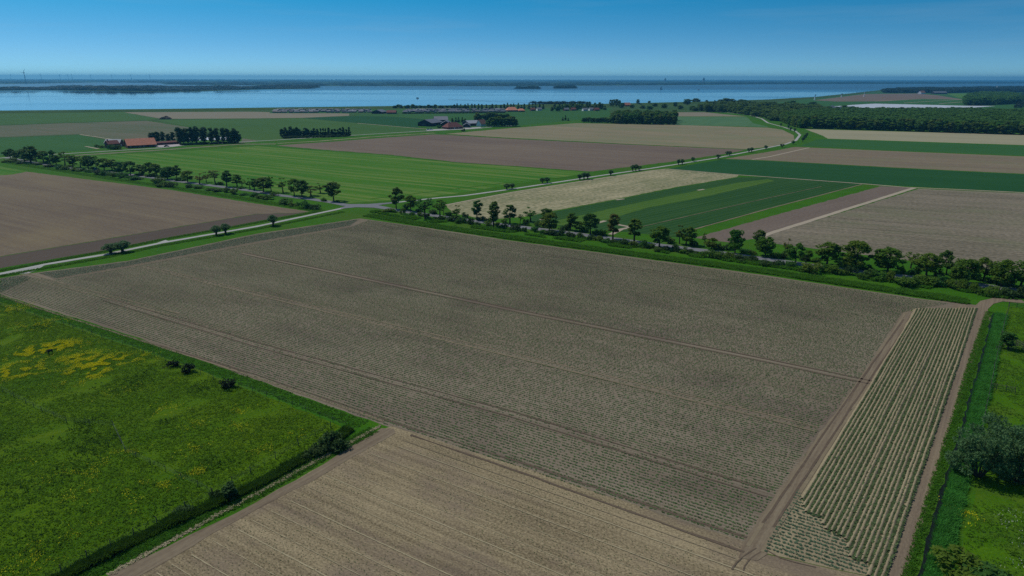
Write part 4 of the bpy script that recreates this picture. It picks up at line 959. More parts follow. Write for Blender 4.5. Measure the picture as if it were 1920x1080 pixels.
# front edge of the big wood: trees one can tell apart
EDGE = [(1462, 226), (1478, 232), (1492, 238), (1506, 240.5), (1530, 241), (1600, 243), (1700, 246), (1800, 249.3), (1920, 253), (2020, 256)]
EP = GP(EDGE); n_edge = 0
for i in range(len(EP) - 1):
    L_ = np.hypot(*(EP[i + 1] - EP[i])); k = int(L_ / 6.2)
    for j in range(k):
        p = EP[i] + (EP[i + 1] - EP[i]) * (j + random.uniform(.2, .8)) / k
        for row in range(2):
            q = (p[0] + row * 4 + random.uniform(-1, 1), p[1] + row * 6.5 + random.uniform(-1, 1))
            far_tree('wood_tree', 'wood', LF[random.choice(['wood', 'wood', 'dark', 'mid', 'lite'] if row else ['wood', 'wood', 'dark', 'mid'])], q, random.uniform(10.5, 14) + row * 2, 'dense green tree along the front edge of the big wood', 'tree', 'front edge of the big wood', random.uniform(7.5, 10), sink=.6)
BIG = [(1475, 227), (1500, 236.5), (1530, 238.5), (1700, 243), (1920, 249.8), (2030, 253), (2030, 224), (1920, 219), (1800, 216), (1640, 215.5), (1560, 217), (1500, 219)]
Q = fill(BIG, 7.5)
w_ = wood_stuff('big_wood_forest', Q, rng.uniform(11.5, 15, len(Q)), rng.uniform(8.5, 11.5, len(Q)), LF['wood'], face_share=.6)
tag(w_, 'broad dense green wood behind the pale tan field', 'wood', kind='stuff')
SCR = [(1300, 208), (1330, 210), (1380, 213), (1425, 220), (1450, 226), (1478, 231), (1500, 226), (1540, 219), (1560, 210), (1480, 203), (1400, 200), (1330, 200)]
Q = fill(SCR, 13, .5)
w_ = wood_stuff('scrub_woods', Q, rng.uniform(6, 15, len(Q)), rng.uniform(9, 15, len(Q)), LF['wood'], face_share=.55)
tag(w_, 'loose scrubby wood between the bending path and the dike', 'wood', kind='stuff')
for i, (x, yb, yt, w) in enumerate(((1484, 200, 188, 15), (1523, 202, 190, 15), (1452, 207, 196, 8), (1450, 226, 215, 18), (1407, 210, 201, 10), (1582, 206, 197, 12), (1570, 205, 199, 10), (1596, 206, 198, 11))):
    far_tree('wood_tree', 'wood', LF['dark'], G(x, yb), px_height(yb, yt), f'dark tree standing out of the scrubby wood, {ordinal(i)} listed from the water side', 'tree', 'trees standing out of the scrub', w * px_scale(x, yb))
H1 = [(1808, 197.5), (1830, 198), (1870, 196.5), (1915, 193.5), (1912, 186), (1890, 181), (1840, 180), (1812, 186)]
Q = fill(H1, 14)
tag(wood_stuff('copse_woods', Q, rng.uniform(14, 20, len(Q)), rng.uniform(13, 18, len(Q)), LF['wood'], face_share=.5), 'rounded copse beyond the white sheeted field', 'wood', kind='stuff')
H2 = [(1655, 174.5), (1760, 175), (1775, 175), (1835, 173.2), (1920, 173.5), (2100, 174), (2100, 166.2), (1840, 166), (1790, 168.5), (1700, 168.5), (1660, 171)]
Q = fill(H2, 30)
tag(wood_stuff('peninsula_woods', Q, rng.uniform(11, 19, len(Q)), rng.uniform(22, 36, len(Q)), LF['far'], face_share=.5), 'long dark wood on the far headland by the water', 'wood', kind='stuff')
Q = fill([(1900, 204), (2100, 206), (2100, 176), (1915, 178), (1920, 190)], 40)
tag(wood_stuff('hedgerow_woods', Q, rng.uniform(5, 11, len(Q)), rng.uniform(9, 18, len(Q)), LF['far'], face_share=.5), 'scattered trees on the farmland beyond the big wood', 'wood', kind='stuff')
# island and far shores
Q = fill([(-300, 168), (0, 169.2), (90, 168.8), (180, 170), (270, 171), (370, 170.5), (480, 167.3), (580, 166), (600, 163.5), (480, 163), (300, 164), (0, 166.3), (-300, 165)], 46)
hh = 5 + 13 * np.clip(vnoise(Q[:, 0], Q[:, 1], 260, 3) * 1.5 - .3, 0, 1)
tag(wood_stuff('island_woods', Q, hh * rng.uniform(.7, 1.15, len(Q)), rng.uniform(36, 60, len(Q)), LF['far'], face_share=.45), 'dark wooded island lying across the estuary', 'wood', kind='stuff')
for pp, lab in (([(968, 166.5), (1013, 166.7), (1008, 165.8), (975, 165.8)], 'small islet with a few trees in the estuary'), ([(1041, 165.9), (1081, 165.7), (1078, 164.8), (1045, 164.8)], 'small wooded islet further along the estuary')):
    Q = fill(pp, 22)
    tag(wood_stuff('islet_woods', Q, rng.uniform(6, 17, len(Q)), rng.uniform(22, 34, len(Q)), LF['far'], face_share=.5), lab, 'wood', kind='stuff')
Q = fill([(996, 194.3), (1065, 195.2), (1110, 194.6), (1080, 193.3), (1000, 193.2)], 12)
tag(wood_stuff('spit_woods', Q, rng.uniform(3, 6, len(Q)), rng.uniform(11, 17, len(Q)), LF['far'], face_share=.4), 'low dark scrub on the sandy spit at the shore', 'wood', kind='stuff')
Q = fill([(-700, 157.6), (0, 156.9), (60, 156.7), (170, 154.5), (290, 153.5), (312, 158.3), (450, 159.7), (600, 160.9), (730, 161), (960, 161.3), (1310, 159.1), (1440, 157.7), (1615, 157.4), (1920, 156.4), (2500, 156.4), (2500, 154.2), (1615, 155), (1310, 156.4), (960, 158), (600, 157.5), (400, 155.8), (0, 153.8), (-700, 154)], 165, .5)
tag(wood_stuff('coast_woods', Q, rng.uniform(6, 17, len(Q)) * (.5 + vnoise(Q[:, 0], Q[:, 1], 900, 5)), rng.uniform(70, 170, len(Q)), LF['far'], face_share=.18), 'low wooded far shore of the estuary', 'wood', kind='stuff')
Q = fill([(-700, 153.5), (0, 153.3), (400, 155.3), (960, 157.5), (1310, 156), (1615, 154.7), (2500, 153.8), (2500, 152.6), (960, 150.9), (0, 149.2), (-700, 148.2)], 700, .5)
tag(wood_stuff('horizon_woods', Q, rng.uniform(8, 20, len(Q)), rng.uniform(180, 500, len(Q)), LF['far'], face_share=.15), 'blue hazy woods along the horizon', 'wood', kind='stuff')

# ------------------------------------------------------------------ crops and grass
def tufts(name, P, h, w, mat, blades=4, lean=.5, hv=.4, z0=0.0):
    """a small tuft of tapering blades at every point"""
    n = len(P)
    a = rng.uniform(0, 2 * math.pi, (n, blades)) + np.arange(blades) * 2.4
    hh = np.broadcast_to(np.asarray(h, float).reshape(-1, 1), (n, blades)) * rng.uniform(1 - hv, 1 + hv, (n, blades))
    ww = np.broadcast_to(np.asarray(w, float).reshape(-1, 1), (n, blades)) * rng.uniform(.7, 1.3, (n, blades))
    off = rng.normal(0, 1, (n, blades, 2)) * (np.asarray(w, float).reshape(-1, 1, 1) if np.ndim(w) else w) * .7
    bx = P[:, None, 0] + off[..., 0]; by = P[:, None, 1] + off[..., 1]
    dx, dy = np.cos(a), np.sin(a)
    V = np.empty((n, blades, 3, 3), np.float32)
    V[..., 0, 0] = bx - dy * ww / 2; V[..., 0, 1] = by + dx * ww / 2; V[..., 0, 2] = z0
    V[..., 1, 0] = bx + dy * ww / 2; V[..., 1, 1] = by - dx * ww / 2; V[..., 1, 2] = z0
    V[..., 2, 0] = bx + dx * hh * lean; V[..., 2, 1] = by + dy * hh * lean; V[..., 2, 2] = z0 + hh
    V = V.reshape(-1, 3)
    return obj(name, np_mesh(name, V, np.arange(len(V)).reshape(-1, 3), [mat]))

def plants(name, P, r, h, mat, k=6, z=0.0):
    """a low rosette of k leaf triangles at every point"""
    n = len(P)
    a = rng.uniform(0, 6.283, (n, 1)) + np.arange(k) * 2 * math.pi / k + rng.normal(0, .25, (n, k))
    rr = np.asarray(r, float).reshape(-1, 1) * rng.uniform(.65, 1.25, (n, k))
    hh = np.asarray(h, float).reshape(-1, 1) * rng.uniform(.5, 1.3, (n, k))
    zz = np.asarray(z, float).reshape(-1, 1) if np.ndim(z) else z
    V = np.empty((n, k, 3, 3), np.float32)
    V[..., 0, 0] = P[:, None, 0]; V[..., 0, 1] = P[:, None, 1]; V[..., 0, 2] = zz + hh * .55
    for j, s_ in ((1, -.62), (2, .62)):
        V[..., j, 0] = P[:, None, 0] + np.cos(a + s_) * rr; V[..., j, 1] = P[:, None, 1] + np.sin(a + s_) * rr; V[..., j, 2] = zz + hh * rng.uniform(.3, 1.0, (n, k))
    V = V.reshape(-1, 3)
    return obj(name, np_mesh(name, V, np.arange(len(V)).reshape(-1, 3), [mat]))

def rows_in(poly, ang, pitch, step, ju=.1, jv=.05):
    c, s = math.cos(R(ang)), math.sin(R(ang))
    U = poly @ np.array([c, s]); Vv = poly @ np.array([-s, c])
    u, v = np.meshgrid(np.arange(U.min(), U.max(), step), np.arange(Vv.min(), Vv.max(), pitch))
    u = u.ravel() + rng.normal(0, ju, u.size); v = v.ravel() + rng.normal(0, jv, v.size)
    P = np.stack([u * c - v * s, u * s + v * c], 1)
    return P[inside(P, poly)]

def away(P, px, d):
    """points further than d from a line on the ground"""
    A = GP(px); keep = np.ones(len(P), bool)
    for a, b in zip(A[:-1], A[1:]):
        ab = b - a; t = np.clip(((P - a) @ ab) / (ab @ ab), 0, 1)
        keep &= np.hypot(*(P - (a + t[:, None] * ab)).T) > d
    return P[keep]

# potatoes in the big field
F1C = GP([(104, 525), (240, 502), (480, 457), (658, 426), (690, 413), (800, 429), (960, 453), (1200, 486), (1440, 519), (1640, 549), (1740, 563.5), (1780, 570), (1712, 580), (1690, 588), (1652, 645), (1594, 735), (1530, 812), (1393, 1016), (960, 871), (742, 800), (715, 793), (480, 708), (250, 627), (0, 549), (-60, 530), (60, 520)])
P = rows_in(F1C, -32, 0.75, 0.30)
dens = .84 + .22 * vnoise(P[:, 0], P[:, 1], 26, 1) - .06 * vnoise(P[:, 0], P[:, 1], 7, 2)
far_ = np.clip((P[:, 1] - 120) / 120, 0, 1)
P = P[rng.random(len(P)) < dens * (.82 + .55 * far_)]
P = away(P, [(455, 475), (960, 581), (1440, 676.5), (1640, 719)], .6)
for px in ([(270, 500), (480, 551), (960, 665.5), (1440, 782), (1532, 806)], [(200, 562), (480, 646), (960, 777), (1440, 926)]):
    P = P[(rng.random(len(P)) < .55) | ~np.isin(np.arange(len(P)), np.setdiff1d(np.arange(len(P)), np.flatnonzero(np.in1d(P[:, 0], away(P, px, .9)[:, 0]))))]
g = plants('potato_plant_foliage', P, rng.uniform(.13, .23, len(P)), rng.uniform(.08, .17, len(P)), CROP, 5)
tag(g, 'young potato plants in long rows over the whole large field', 'crop', kind='stuff')
HL = GP([(74, 512.5), (240, 491), (480, 440.5), (672, 411.5), (655, 423.5), (480, 453.5), (240, 498.5), (106, 522)])
P = rows_in(HL, 55, 0.62, 0.30); P = P[rng.random(len(P)) < .95]
LC = GP([(-60, 534), (0, 522.5), (44, 516), (62, 521), (0, 549), (-60, 530)])
P2 = rows_in(LC, 55, .75, .34)
HR = GP([(1440, 1016), (1497, 915), (1516, 955), (1542, 968), (1553, 994), (1590, 1008), (1598, 1045), (1632, 1057), (1640, 1080), (1560, 1064), (1436, 1034)])
P3 = rows_in(HR, -32, .78, .34)
P = np.concatenate([P, P2, P3])
tag(plants('headland_plant_foliage', P, rng.uniform(.17, .25, len(P)), rng.uniform(.12, .22, len(P)), CROPH, 6), 'denser potato rows on the headlands of the large field', 'crop', kind='stuff')

# ridged strip: earth ridges with potato rows between the pale crests
A0, A1, B0, B1 = [np.array(G(*p)[:2]) for p in ((1716, 579), (1500, 925), (1831, 578), (1660, 1080))]
dirn = (B1 - B0); dirn /= np.hypot(*dirn); nn = np.array([-dirn[1], dirn[0]])
if (A0 - B0) @ nn < 0: nn = -nn
width = float((A0 - B0) @ nn); NR = 20; pitch = width / NR
EDGE_L = GP([(1716, 579), (1668, 664), (1622, 738), (1565, 824), (1500, 925), (1508, 962), (1535, 972), (1546, 998), (1583, 1012), (1590, 1048), (1625, 1060), (1630, 1110), (1680, 1130)])
V, F, PP, PZ = [], [], [], []
def clip_len(v):
    """first and last distance along the strip for the ridge at offset v"""
    o = B0 + nn * v; ts = np.arange(0, 175, .5); q = o + dirn * ts[:, None]
    poly = np.concatenate([EDGE_L, GP([(1664, 1130), (1660, 1080), (1751, 812), (1831, 578)])])
    k = inside(q, poly); return (ts[k].min(), ts[k].max()) if k.any() else None
for i in range(NR):
    v = (i + .5) * pitch; tt = clip_len(v)
    if not tt: continue
    ts = np.arange(tt[0], tt[1], .45); n0 = len(V); wob = np.cumsum(rng.normal(0, .012, len(ts))); wob -= np.linspace(0, wob[-1], len(ts))
    for j, t in enumerate(ts):
        o = B0 + nn * (v + wob[j]) + dirn * t
        for off, z in ((-.42, .015), (-.30, .10), (-.12, .24), (.0, .27), (.12, .24), (.30, .10), (.42, .015)):
            p = o + nn * (off * pitch / .85 + random.uniform(-.03, .03)); V.append((p[0], p[1], z + random.uniform(-.025, .025) + .035))
        if j:
            for k in range(6): F.append((n0 + 7 * (j - 1) + k, n0 + 7 * (j - 1) + k + 1, n0 + 7 * j + k + 1, n0 + 7 * j + k))
    tp = np.arange(tt[0], tt[1], .22); tp = tp + rng.normal(0, .05, len(tp))
    for side in (-.5,):
        q = B0 + nn * (v + side * pitch) + dirn * tp[:, None]
        q = q[rng.random(len(q)) < .94] 
        PP.append(q + rng.normal(0, .05, q.shape))
tag(obj('ridge_land', np_mesh('ridge_land', V, np.array(F), [M['ridge']])), kind='structure')
PP = np.concatenate(PP)
tag(plants('ridge_plant_foliage', PP, rng.uniform(.22, .31, len(PP)), rng.uniform(.20, .32, len(PP)), CROPD, 6, .05), 'dark potato rows between the pale ridges of the narrow strip', 'crop', kind='stuff')

# clods and sparse seedlings on the tilled field
TI = GP([(740, 812), (960, 880), (1390, 1026), (1375, 1062), (1500, 1082), (1500, 1110), (200, 1130), (275, 1082), (480, 962)])
P = rows_in(TI, -32, .5, .33, .1, .08); P = P[rng.random(len(P)) < .45 * np.clip(vnoise(P[:, 0], P[:, 1], 9, 9) * 1.6 - .1, .15, 1)]
tag(plants('seedling_foliage', P, rng.uniform(.05, .10, len(P)), rng.uniform(.08, .15, len(P)), CROPD, 4), 'sparse seedlings on the bare tilled field in front', 'crop', kind='stuff')
a, b = np.array(G(205, 1080)[:2]), np.array(G(716, 799)[:2])
n_ = 1500; t = rng.random(n_); q = a + (b - a) * t[:, None]; nr = np.array([-(b - a)[1], (b - a)[0]]) / np.hypot(*(b - a)); q = q + nr * rng.normal(.25, .22, n_)[:, None]
tag(plants('clod_rubble', q, rng.uniform(.07, .2, n_), rng.uniform(.06, .2, n_), M['seedline'], 5), 'pale crumbled clods along the edge of the dark track', 'clods', kind='stuff')

def scatter(px, n, seed, thr=None, sc=10):
    P = GP(px); lo, hi = P.min(0), P.max(0); Q = rng.uniform(lo, hi, (n, 2)); Q = Q[inside(Q, P)]
    if thr is not None: Q = Q[vnoise(Q[:, 0], Q[:, 1], sc, seed) + rng.uniform(-.12, .12, len(Q)) > thr]
    return Q
def along(px, width, n, spread=.5):
    P = GP(px); L_ = np.hypot(*(P[1:] - P[:-1]).T); c = np.concatenate([[0], np.cumsum(L_)])
    t = rng.uniform(0, c[-1], n); i = np.clip(np.searchsorted(c, t) - 1, 0, len(L_) - 1); f = (t - c[i]) / L_[i]
    d = (P[1:] - P[:-1]) / L_[:, None]
    q = P[i] + (P[1:] - P[:-1])[i] * f[:, None]
    return q + np.stack([-d[i][:, 1], d[i][:, 0]], 1) * (rng.uniform(-.5, .5, n) * width)[:, None]
Q = scatter([(-60, 560), (0, 568), (250, 652), (480, 737), (636, 801), (596, 832), (480, 903), (300, 985), (115, 1080), (0, 1120), (-60, 1120)], 150000, 4, .22, 5)
tag(tufts('pasture_grass', Q, .17, .20, TUFT['past'], 3, 1.4), 'lumpy tufted grass in the buttercup pasture', 'grass', kind='stuff')
Q = scatter([(-60, 560), (0, 568), (250, 652), (480, 737), (636, 801), (596, 832), (480, 903), (300, 985), (115, 1080), (-60, 1120)], 50000, 21, .80, 7)
tag(tufts('dark_sedge_grass', Q, .30, .22, TUFT['dark'], 3, 1.0), 'darker sedge tufts scattered through the pasture', 'grass', kind='stuff')
Q = np.concatenate([along([(-40, 543), (0, 559), (250, 641), (480, 722), (680, 797)], 3.2, 6500), along([(700, 806), (600, 858), (480, 926), (300, 1012), (170, 1075), (60, 1130)], 2.6, 4500)])
tag(tufts('strip_grass', Q, .16, .2, TUFT['verge'], 3, 1.3), 'bright green grass strip between the fields and the pasture', 'grass', kind='stuff')
Q = along([(655, 806), (610, 838), (480, 911), (300, 992), (115, 1083), (40, 1120)], 1.7, 9000)
tag(tufts('bank_grass', Q, .3 + .5 * vnoise(Q[:, 0], Q[:, 1], 2.5, 51), .22, TUFT['dark'], 4, .8), 'dark rough grass along the pasture ditch', 'grass', kind='stuff')
VERG = [(675, 408), (800, 421), (960, 443), (1200, 474), (1440, 504), (1640, 533), (1740, 549), (1820, 560), (1880, 562)]
Q = np.concatenate([along([(690, 404), (800, 422.5), (960, 446), (1200, 478.5), (1440, 510), (1640, 540), (1740, 555), (1815, 566)], 5.5, 26000)])
tag(tufts('verge_grass', Q, .38 + .35 * vnoise(Q[:, 0], Q[:, 1], 3, 50), .3, TUFT['verge'], 3, 1.0), 'tall bright verge grass between the road and the potato field', 'grass', kind='stuff')
Q = along([(700, 397), (800, 414), (960, 435), (1200, 466), (1440, 497), (1640, 524), (1740, 538), (1830, 551), (1920, 560)], 4.5, 15000)
tag(tufts('rank_grass', Q[vnoise(Q[:, 0], Q[:, 1], 5, 44) > .45], .7, .35, TUFT['verge'], 4, .7), 'rank green growth under the roadside shrubs', 'grass', kind='stuff')
Q = np.concatenate([along([(20, 306), (100, 318), (240, 340), (325, 352), (480, 376), (600, 396)], 6, 9000), along([(0, 518), (200, 482.5), (300, 461), (480, 430), (645, 397)], 2.4, 6000), along([(0, 508), (200, 471), (300, 450), (480, 418), (600, 396)], 2.4, 6000)])
tag(tufts('path_grass', Q, .25, .35, TUFT['verge'], 3, 1.1), 'bright grass along the concrete path and the road to the barn', 'grass', kind='stuff')
Q = np.concatenate([along([(1858, 585), (1838, 645), (1820, 700), (1797, 787), (1768, 885), (1748, 950), (1712, 1080), (1680, 1180)], 2.2, 9000)])
tag(tufts('ditch_grass', away(Q, DITCH, .55), .2, .18, TUFT['verge'], 3, 1.3), 'green grass bank between the bare strip and the ditch', 'grass', kind='stuff')
Q = np.concatenate([along([(1876, 590), (1862, 640), (1849, 700), (1826, 787), (1800, 880), (1783, 950), (1752, 1080), (1730, 1160)], 2.6, 14000)])
tag(tufts('reed_grass', away(Q, DITCH, .45), .35 + .35 * vnoise(away(Q, DITCH, .45)[:, 0], away(Q, DITCH, .45)[:, 1], 2, 52), .2, TUFT['reed'], 4, 1.1), 'dense bluish green reeds on the paddock side of the ditch', 'reeds', kind='stuff')
Q = scatter([(1892, 576), (1990, 580), (1990, 1120), (1790, 1120), (1835, 900), (1856, 780), (1872, 655), (1884, 600)], 60000, 8, .28, 4)
tag(tufts('paddock_grass', Q, .22, .2, TUFT['pad'], 3, .9), 'short grazed grass in the paddock', 'grass', kind='stuff')

# buttercups in the pasture, cow parsley in the paddock
FLW = plain('buttercup_petals', (0.74, 0.68, 0.008), 0.7, 0.2, 0.15, 2)
FLP = plain('white_umbels', (0.55, 0.55, 0.42), 0.7, 0.2, 0.15, 2)
PATCH = [((104, 651), 5.5, 1.1, 520), ((70, 657), 4.0, .8, 220), ((165, 697), 4.4, 1.3, 700), ((150, 672), 4.5, 1.0, 300), ((185, 680), 3.5, .7, 170), ((35, 690), 5.0, 1.3, 300), ((15, 697), 3.5, .8, 160), ((45, 700), 4, .8, 200), ((212, 676), 4, 1.0, 220), ((260, 672), 3.5, .8, 80),
         ((10, 582), 5, 1.4, 150), ((75, 608), 6, 1.5, 150), ((38, 668), 3, .7, 110), ((305, 770), 4, .7, 160), ((222, 735), 4, .8, 120), ((365, 795), 2.2, .5, 90), ((450, 770), 2.2, .6, 100), ((440, 802), 2.4, .6, 100), ((230, 850), 2.4, .5, 130), ((165, 885), 3.0, .8, 130), ((35, 875), 2.2, .7, 90), ((120, 895), 2.6, .6, 90),
         ((256, 915), 1.8, .5, 110), ((310, 910), 2.0, .4, 80), ((265, 943), 1.8, .6, 80), ((372, 885), 1.4, .4, 110), ((148, 930), 2.4, .6, 90), ((160, 996), 2.2, .4, 60), ((50, 1060), 3.0, .6, 120), ((80, 1030), 2.5, .6, 80), ((555, 815), 1.5, .4, 110), ((490, 840), 2, .6, 70), ((362, 842), 2.2, .5, 110), ((1806, 955), 1.0, .8, 120), ((1800, 968), .8, .6, 80)]
QQ = []
for (x, y), sx, sy, n in PATCH:
    c = np.array(G(x, y)[:2]); q = rng.normal(0, 1, (int(n * (14 if y < 720 else 2)), 2)) * np.array([sx * .55, sy * 2.0]); q = np.stack([q[:, 0] - q[:, 1] * .25, q[:, 1] + q[:, 0] * .35], 1) + c
    QQ.append(q[vnoise(q[:, 0], q[:, 1], 1.3, 30) > .5])
Q = np.concatenate(QQ )
g = plants('buttercup_foliage', Q, rng.uniform(.04, .09, len(Q)), rng.uniform(.24, .4, len(Q)), FLW, 4)
tag(g, 'yellow buttercups flowering in drifts across the pasture', 'flowers', kind='stuff')
Q = scatter([(1860, 960), (1990, 940), (1990, 1110), (1880, 1110)], 1200, 40, .5, 2)
tag(plants('umbel_foliage', Q, rng.uniform(.04, .08, len(Q)), rng.uniform(.3, .5, len(Q)), FLP, 4), 'small white flowers dotted over the paddock corner', 'flowers', kind='stuff')

# ------------------------------------------------------------------ buildings
def house(name, label, cat, A, B, depth, eave, ridge, wall, roof, hip=0.0, perp=False, over=.5, openings=(), chimney=None, group=None):
    """a long pitched-roof building; A, B are the near corners of its front wall on the ground, its depth runs away from them"""
    a, b = Vector(A), Vector(B); L_ = (b - a).length; ax = (b - a).normalized(); rot = math.atan2(ax.y, ax.x)
    root = tag(empty(name, (a.x, a.y, 0), rot), label, cat, group)
    w = MB(); D = depth
    w.face([(0, 0, 0), (L_, 0, 0), (L_, 0, eave), (0, 0, eave)]); w.face([(L_, D, 0), (0, D, 0), (0, D, eave), (L_, D, eave)])
    if perp:
        w.face([(0, 0, eave), (L_, 0, eave), (L_ / 2, 0, ridge)]); w.face([(L_, D, eave), (0, D, eave), (L_ / 2, D, ridge)])
        w.face([(0, D, 0), (0, 0, 0), (0, 0, eave), (0, D, eave)]); w.face([(L_, 0, 0), (L_, D, 0), (L_, D, eave), (L_, 0, eave)])
    else:
        if hip:
            w.face([(0, D, 0), (0, 0, 0), (0, 0, eave), (0, D, eave)]); w.face([(L_, 0, 0), (L_, D, 0), (L_, D, eave), (L_, 0, eave)])
        else:
            w.face([(0, D, 0), (0, 0, 0), (0, 0, eave), (0, D / 2, ridge), (0, D, eave)]); w.face([(L_, 0, 0), (L_, D, 0), (L_, D, eave), (L_, D / 2, ridge), (L_, 0, eave)])
    w.build('wall', wall, root)
    r = MB(); th = .22
    def slab(q):
        q = [Vector(p) for p in q]; n = (q[1] - q[0]).cross(q[2] - q[0]).normalized()
        if n.z < 0: q.reverse(); n = -n
        lo = [p + Vector((0, 0, .03)) for p in q]; hi = [p + n * th for p in q]
        r.face(hi); r.face(list(reversed(lo)))
        for i in range(len(q)): r.face([lo[i], lo[(i + 1) % len(q)], hi[(i + 1) % len(q)], hi[i]])
    o = over
    if perp:
        k = (ridge - eave) / (L_ / 2)
        slab([(-o, -o, eave - k * o), (-o, D + o, eave - k * o), (L_ / 2, D + o, ridge), (L_ / 2, -o, ridge)])
        slab([(L_ + o, -o, eave - k * o), (L_ / 2, -o, ridge), (L_ / 2, D + o, ridge), (L_ + o, D + o, eave - k * o)])
    else:
        k = (ridge - eave) / (D / 2); h = hip * L_
        slab([(-o, -o, eave - k * o), (L_ + o, -o, eave - k * o), (L_ + (o if not h else -h), D / 2, ridge), (-o if not h else h, D / 2, ridge)])
        slab([(L_ + o, D + o, eave - k * o), (-o, D + o, eave - k * o), (-o if not h else h, D / 2, ridge), (L_ + (o if not h else -h), D / 2, ridge)])
        if h:
            slab([(-o, D + o, eave - k * o), (-o, -o, eave - k * o), (h, D / 2, ridge)])
            slab([(L_ + o, -o, eave - k * o), (L_ + o, D + o, eave - k * o), (L_ - h, D / 2, ridge)])
    ro = r.build('roof', roof, root)
    for (kind, u, z, ww, hh) in openings:
        p = MB(); p.box((u, -.04, z), (ww, .12, hh)); d_ = p.build(kind, M['glass'] if kind == 'window' else M['white'] if kind == 'white_door' else M['darkgrey'], root)
        if kind == 'window':
            f = MB()
            for (dx, dz, a_, b_) in ((0, -.08, ww + .2, .1), (0, hh, ww + .2, .1)): f.box((u + dx, -.06, z + dz), (a_, .16, b_))
            for s in (-1, 1): f.box((u + s * (ww / 2 + .05), -.06, z), (.1, .16, hh))
            f.build('frame', M['white'], d_)
    if chimney:
        c = MB(); c.box((chimney, D / 2, ridge - .4), (.8, .8, 1.6)); c.build('chimney', M['brick'], ro)
    return root

g2 = lambda x, y: G(x, y)
house('farm_barn', 'long barn with orange tiled roof and dark red brick walls by the farm road', 'barn', g2(240, 278.3), g2(293.8, 275.4), 15, 2.5, 7.6, M['brick'], M['tile'],
      openings=[('door', 6, 0, 3, 2.3), ('door', 19, 0, 3, 2.3)] + [('window', u, 1.0, .9, .8) for u in (2.5, 10, 13, 23)])
house('farmhouse', 'brick farmhouse with faded red roof behind garden bushes, left of the orange barn', 'house', g2(204.5, 278.8), g2(224.5, 277.4), 8, 4.0, 6.6, M['brick'], M['redtile'], chimney=1.2, openings=[('window', u, z, 1.0, 1.2) for u in (1.6, 4.4, 7.4) for z in (.8, 2.6)])
house('grey_barn', 'small barn with grey roof squeezed between the farmhouse and the orange barn', 'barn', g2(225, 274.8), g2(233, 273.5), 14, 3.2, 6.2, M['brick'], M['greyroof'], perp=True, openings=[('white_door', 2, 0, 1.4, 2.1)])
house('low_barn', 'low dark brick shed behind the yard, beside the poplars', 'shed', g2(294, 272.4), g2(340, 269.6), 5, 2.0, 3.0, M['brick'], M['redtile'], openings=[('door', 6, 0, 2.4, 1.8), ('door', 15, 0, 2.4, 1.8)])
house('farm_shed', 'big black barn with grey roof, leftmost of the dark farm sheds', 'barn', g2(783.6, 236.4), g2(809.5, 237.2), 30, 4.2, 8.4, M['blackwood'], M['slate'], perp=True, openings=[('door', 9, 0, 5, 3.8)])
house('farm_shed', 'black barn with dark roof standing behind the big black one', 'barn', g2(815, 231.2), g2(840, 231.0), 26, 4.5, 8.6, M['blackwood'], M['slate'])
house('farm_shed', 'black barn with brownish grey roof between the big black barn and the red-roofed farmhouse', 'barn', g2(826, 238.4), g2(846, 238.4), 26, 3.8, 7.6, M['blackwood'], M['slate'], perp=True)
house('farmhouse', 'large farmhouse with dark red hipped roof among the black sheds', 'house', g2(841, 242.6), g2(868, 241.2), 14, 2.6, 7.6, M['brick'], M['redtile'], hip=.22, chimney=6, openings=[('window', u, .8, 1.2, 1.2) for u in (3, 7, 11, 15)] + [('white_door', 9, 0, 1.1, 2.1)])
house('farm_shed', 'small black gabled shed right beside the red hipped farmhouse', 'shed', g2(868.5, 239.2), g2(881, 239.2), 14, 2.6, 5.2, M['blackwood'], M['slate'], perp=True, openings=[('door', 4.5, 0, 2.4, 2.3)])
house('farm_shed', 'long black shed with pale grey roof between the small shed and the trees', 'shed', g2(880, 236.2), g2(901, 235.4), 20, 3.2, 6.4, M['blackwood'], M['greyroof'])
house('cottage', 'small house with orange roof and white gable against the dense trees', 'house', g2(902, 237), g2(912, 236.2), 8, 3.4, 8.2, M['white'], M['tile'], chimney=1, openings=[('window', 2, 1, 1.1, 1.2), ('white_door', 4.4, 0, 1.0, 2.0)])
house('camp_hall', 'wide reception hall with red-orange hipped roof by the caravan park', 'hall', g2(952, 209.6), g2(971, 209.4), 18, 3.0, 8.0, M['brick'], M['tile'], hip=.2, openings=[('window', 3 + 3 * k, .8, 1.8, 1.4) for k in range(5)])
house('camp_hall', 'smaller orange-roofed building next to the wide reception hall', 'hall', g2(973, 209.7), g2(984, 209.6), 12, 2.6, 5.6, M['brick'], M['tile'], hip=.25, openings=[('window', 3, .8, 1.6, 1.2)])
house('camp_shed', 'dark blue-grey shed with gable beside the first caravan rows', 'shed', g2(697, 213.2), g2(716, 213.4), 26, 3, 6.5, M['blackwood'], M['slate'], perp=True)
house('camp_shed', 'low brownish shed with reddish roof between the two caravan fields', 'shed', g2(725, 213.6), g2(742, 213.6), 14, 2.6, 6.0, M['brick'], M['redtile'])
VH = [(1000, 208), (1012, 207.5), (1063, 208), (1076, 207.6), (1098, 208.2), (1110, 207.6), (1120, 208)]
for i, (x, y) in enumerate(VH):
    house('village_house', f'low house with {"white walls" if i in (1, 4, 5) else "brick walls"}, {ordinal(i)} in the village row from the red-roofed hall', 'house', g2(x - 4, y), g2(x + 4, y - .1), 9, 2.8, 5.6, M['white'] if i in (1, 4, 5) else M['brick'], M['slate'] if i % 3 else M['redtile'], openings=[('window', 2, .8, 1.4, 1.2), ('window', 6, .8, 1.4, 1.2)], group='village houses')
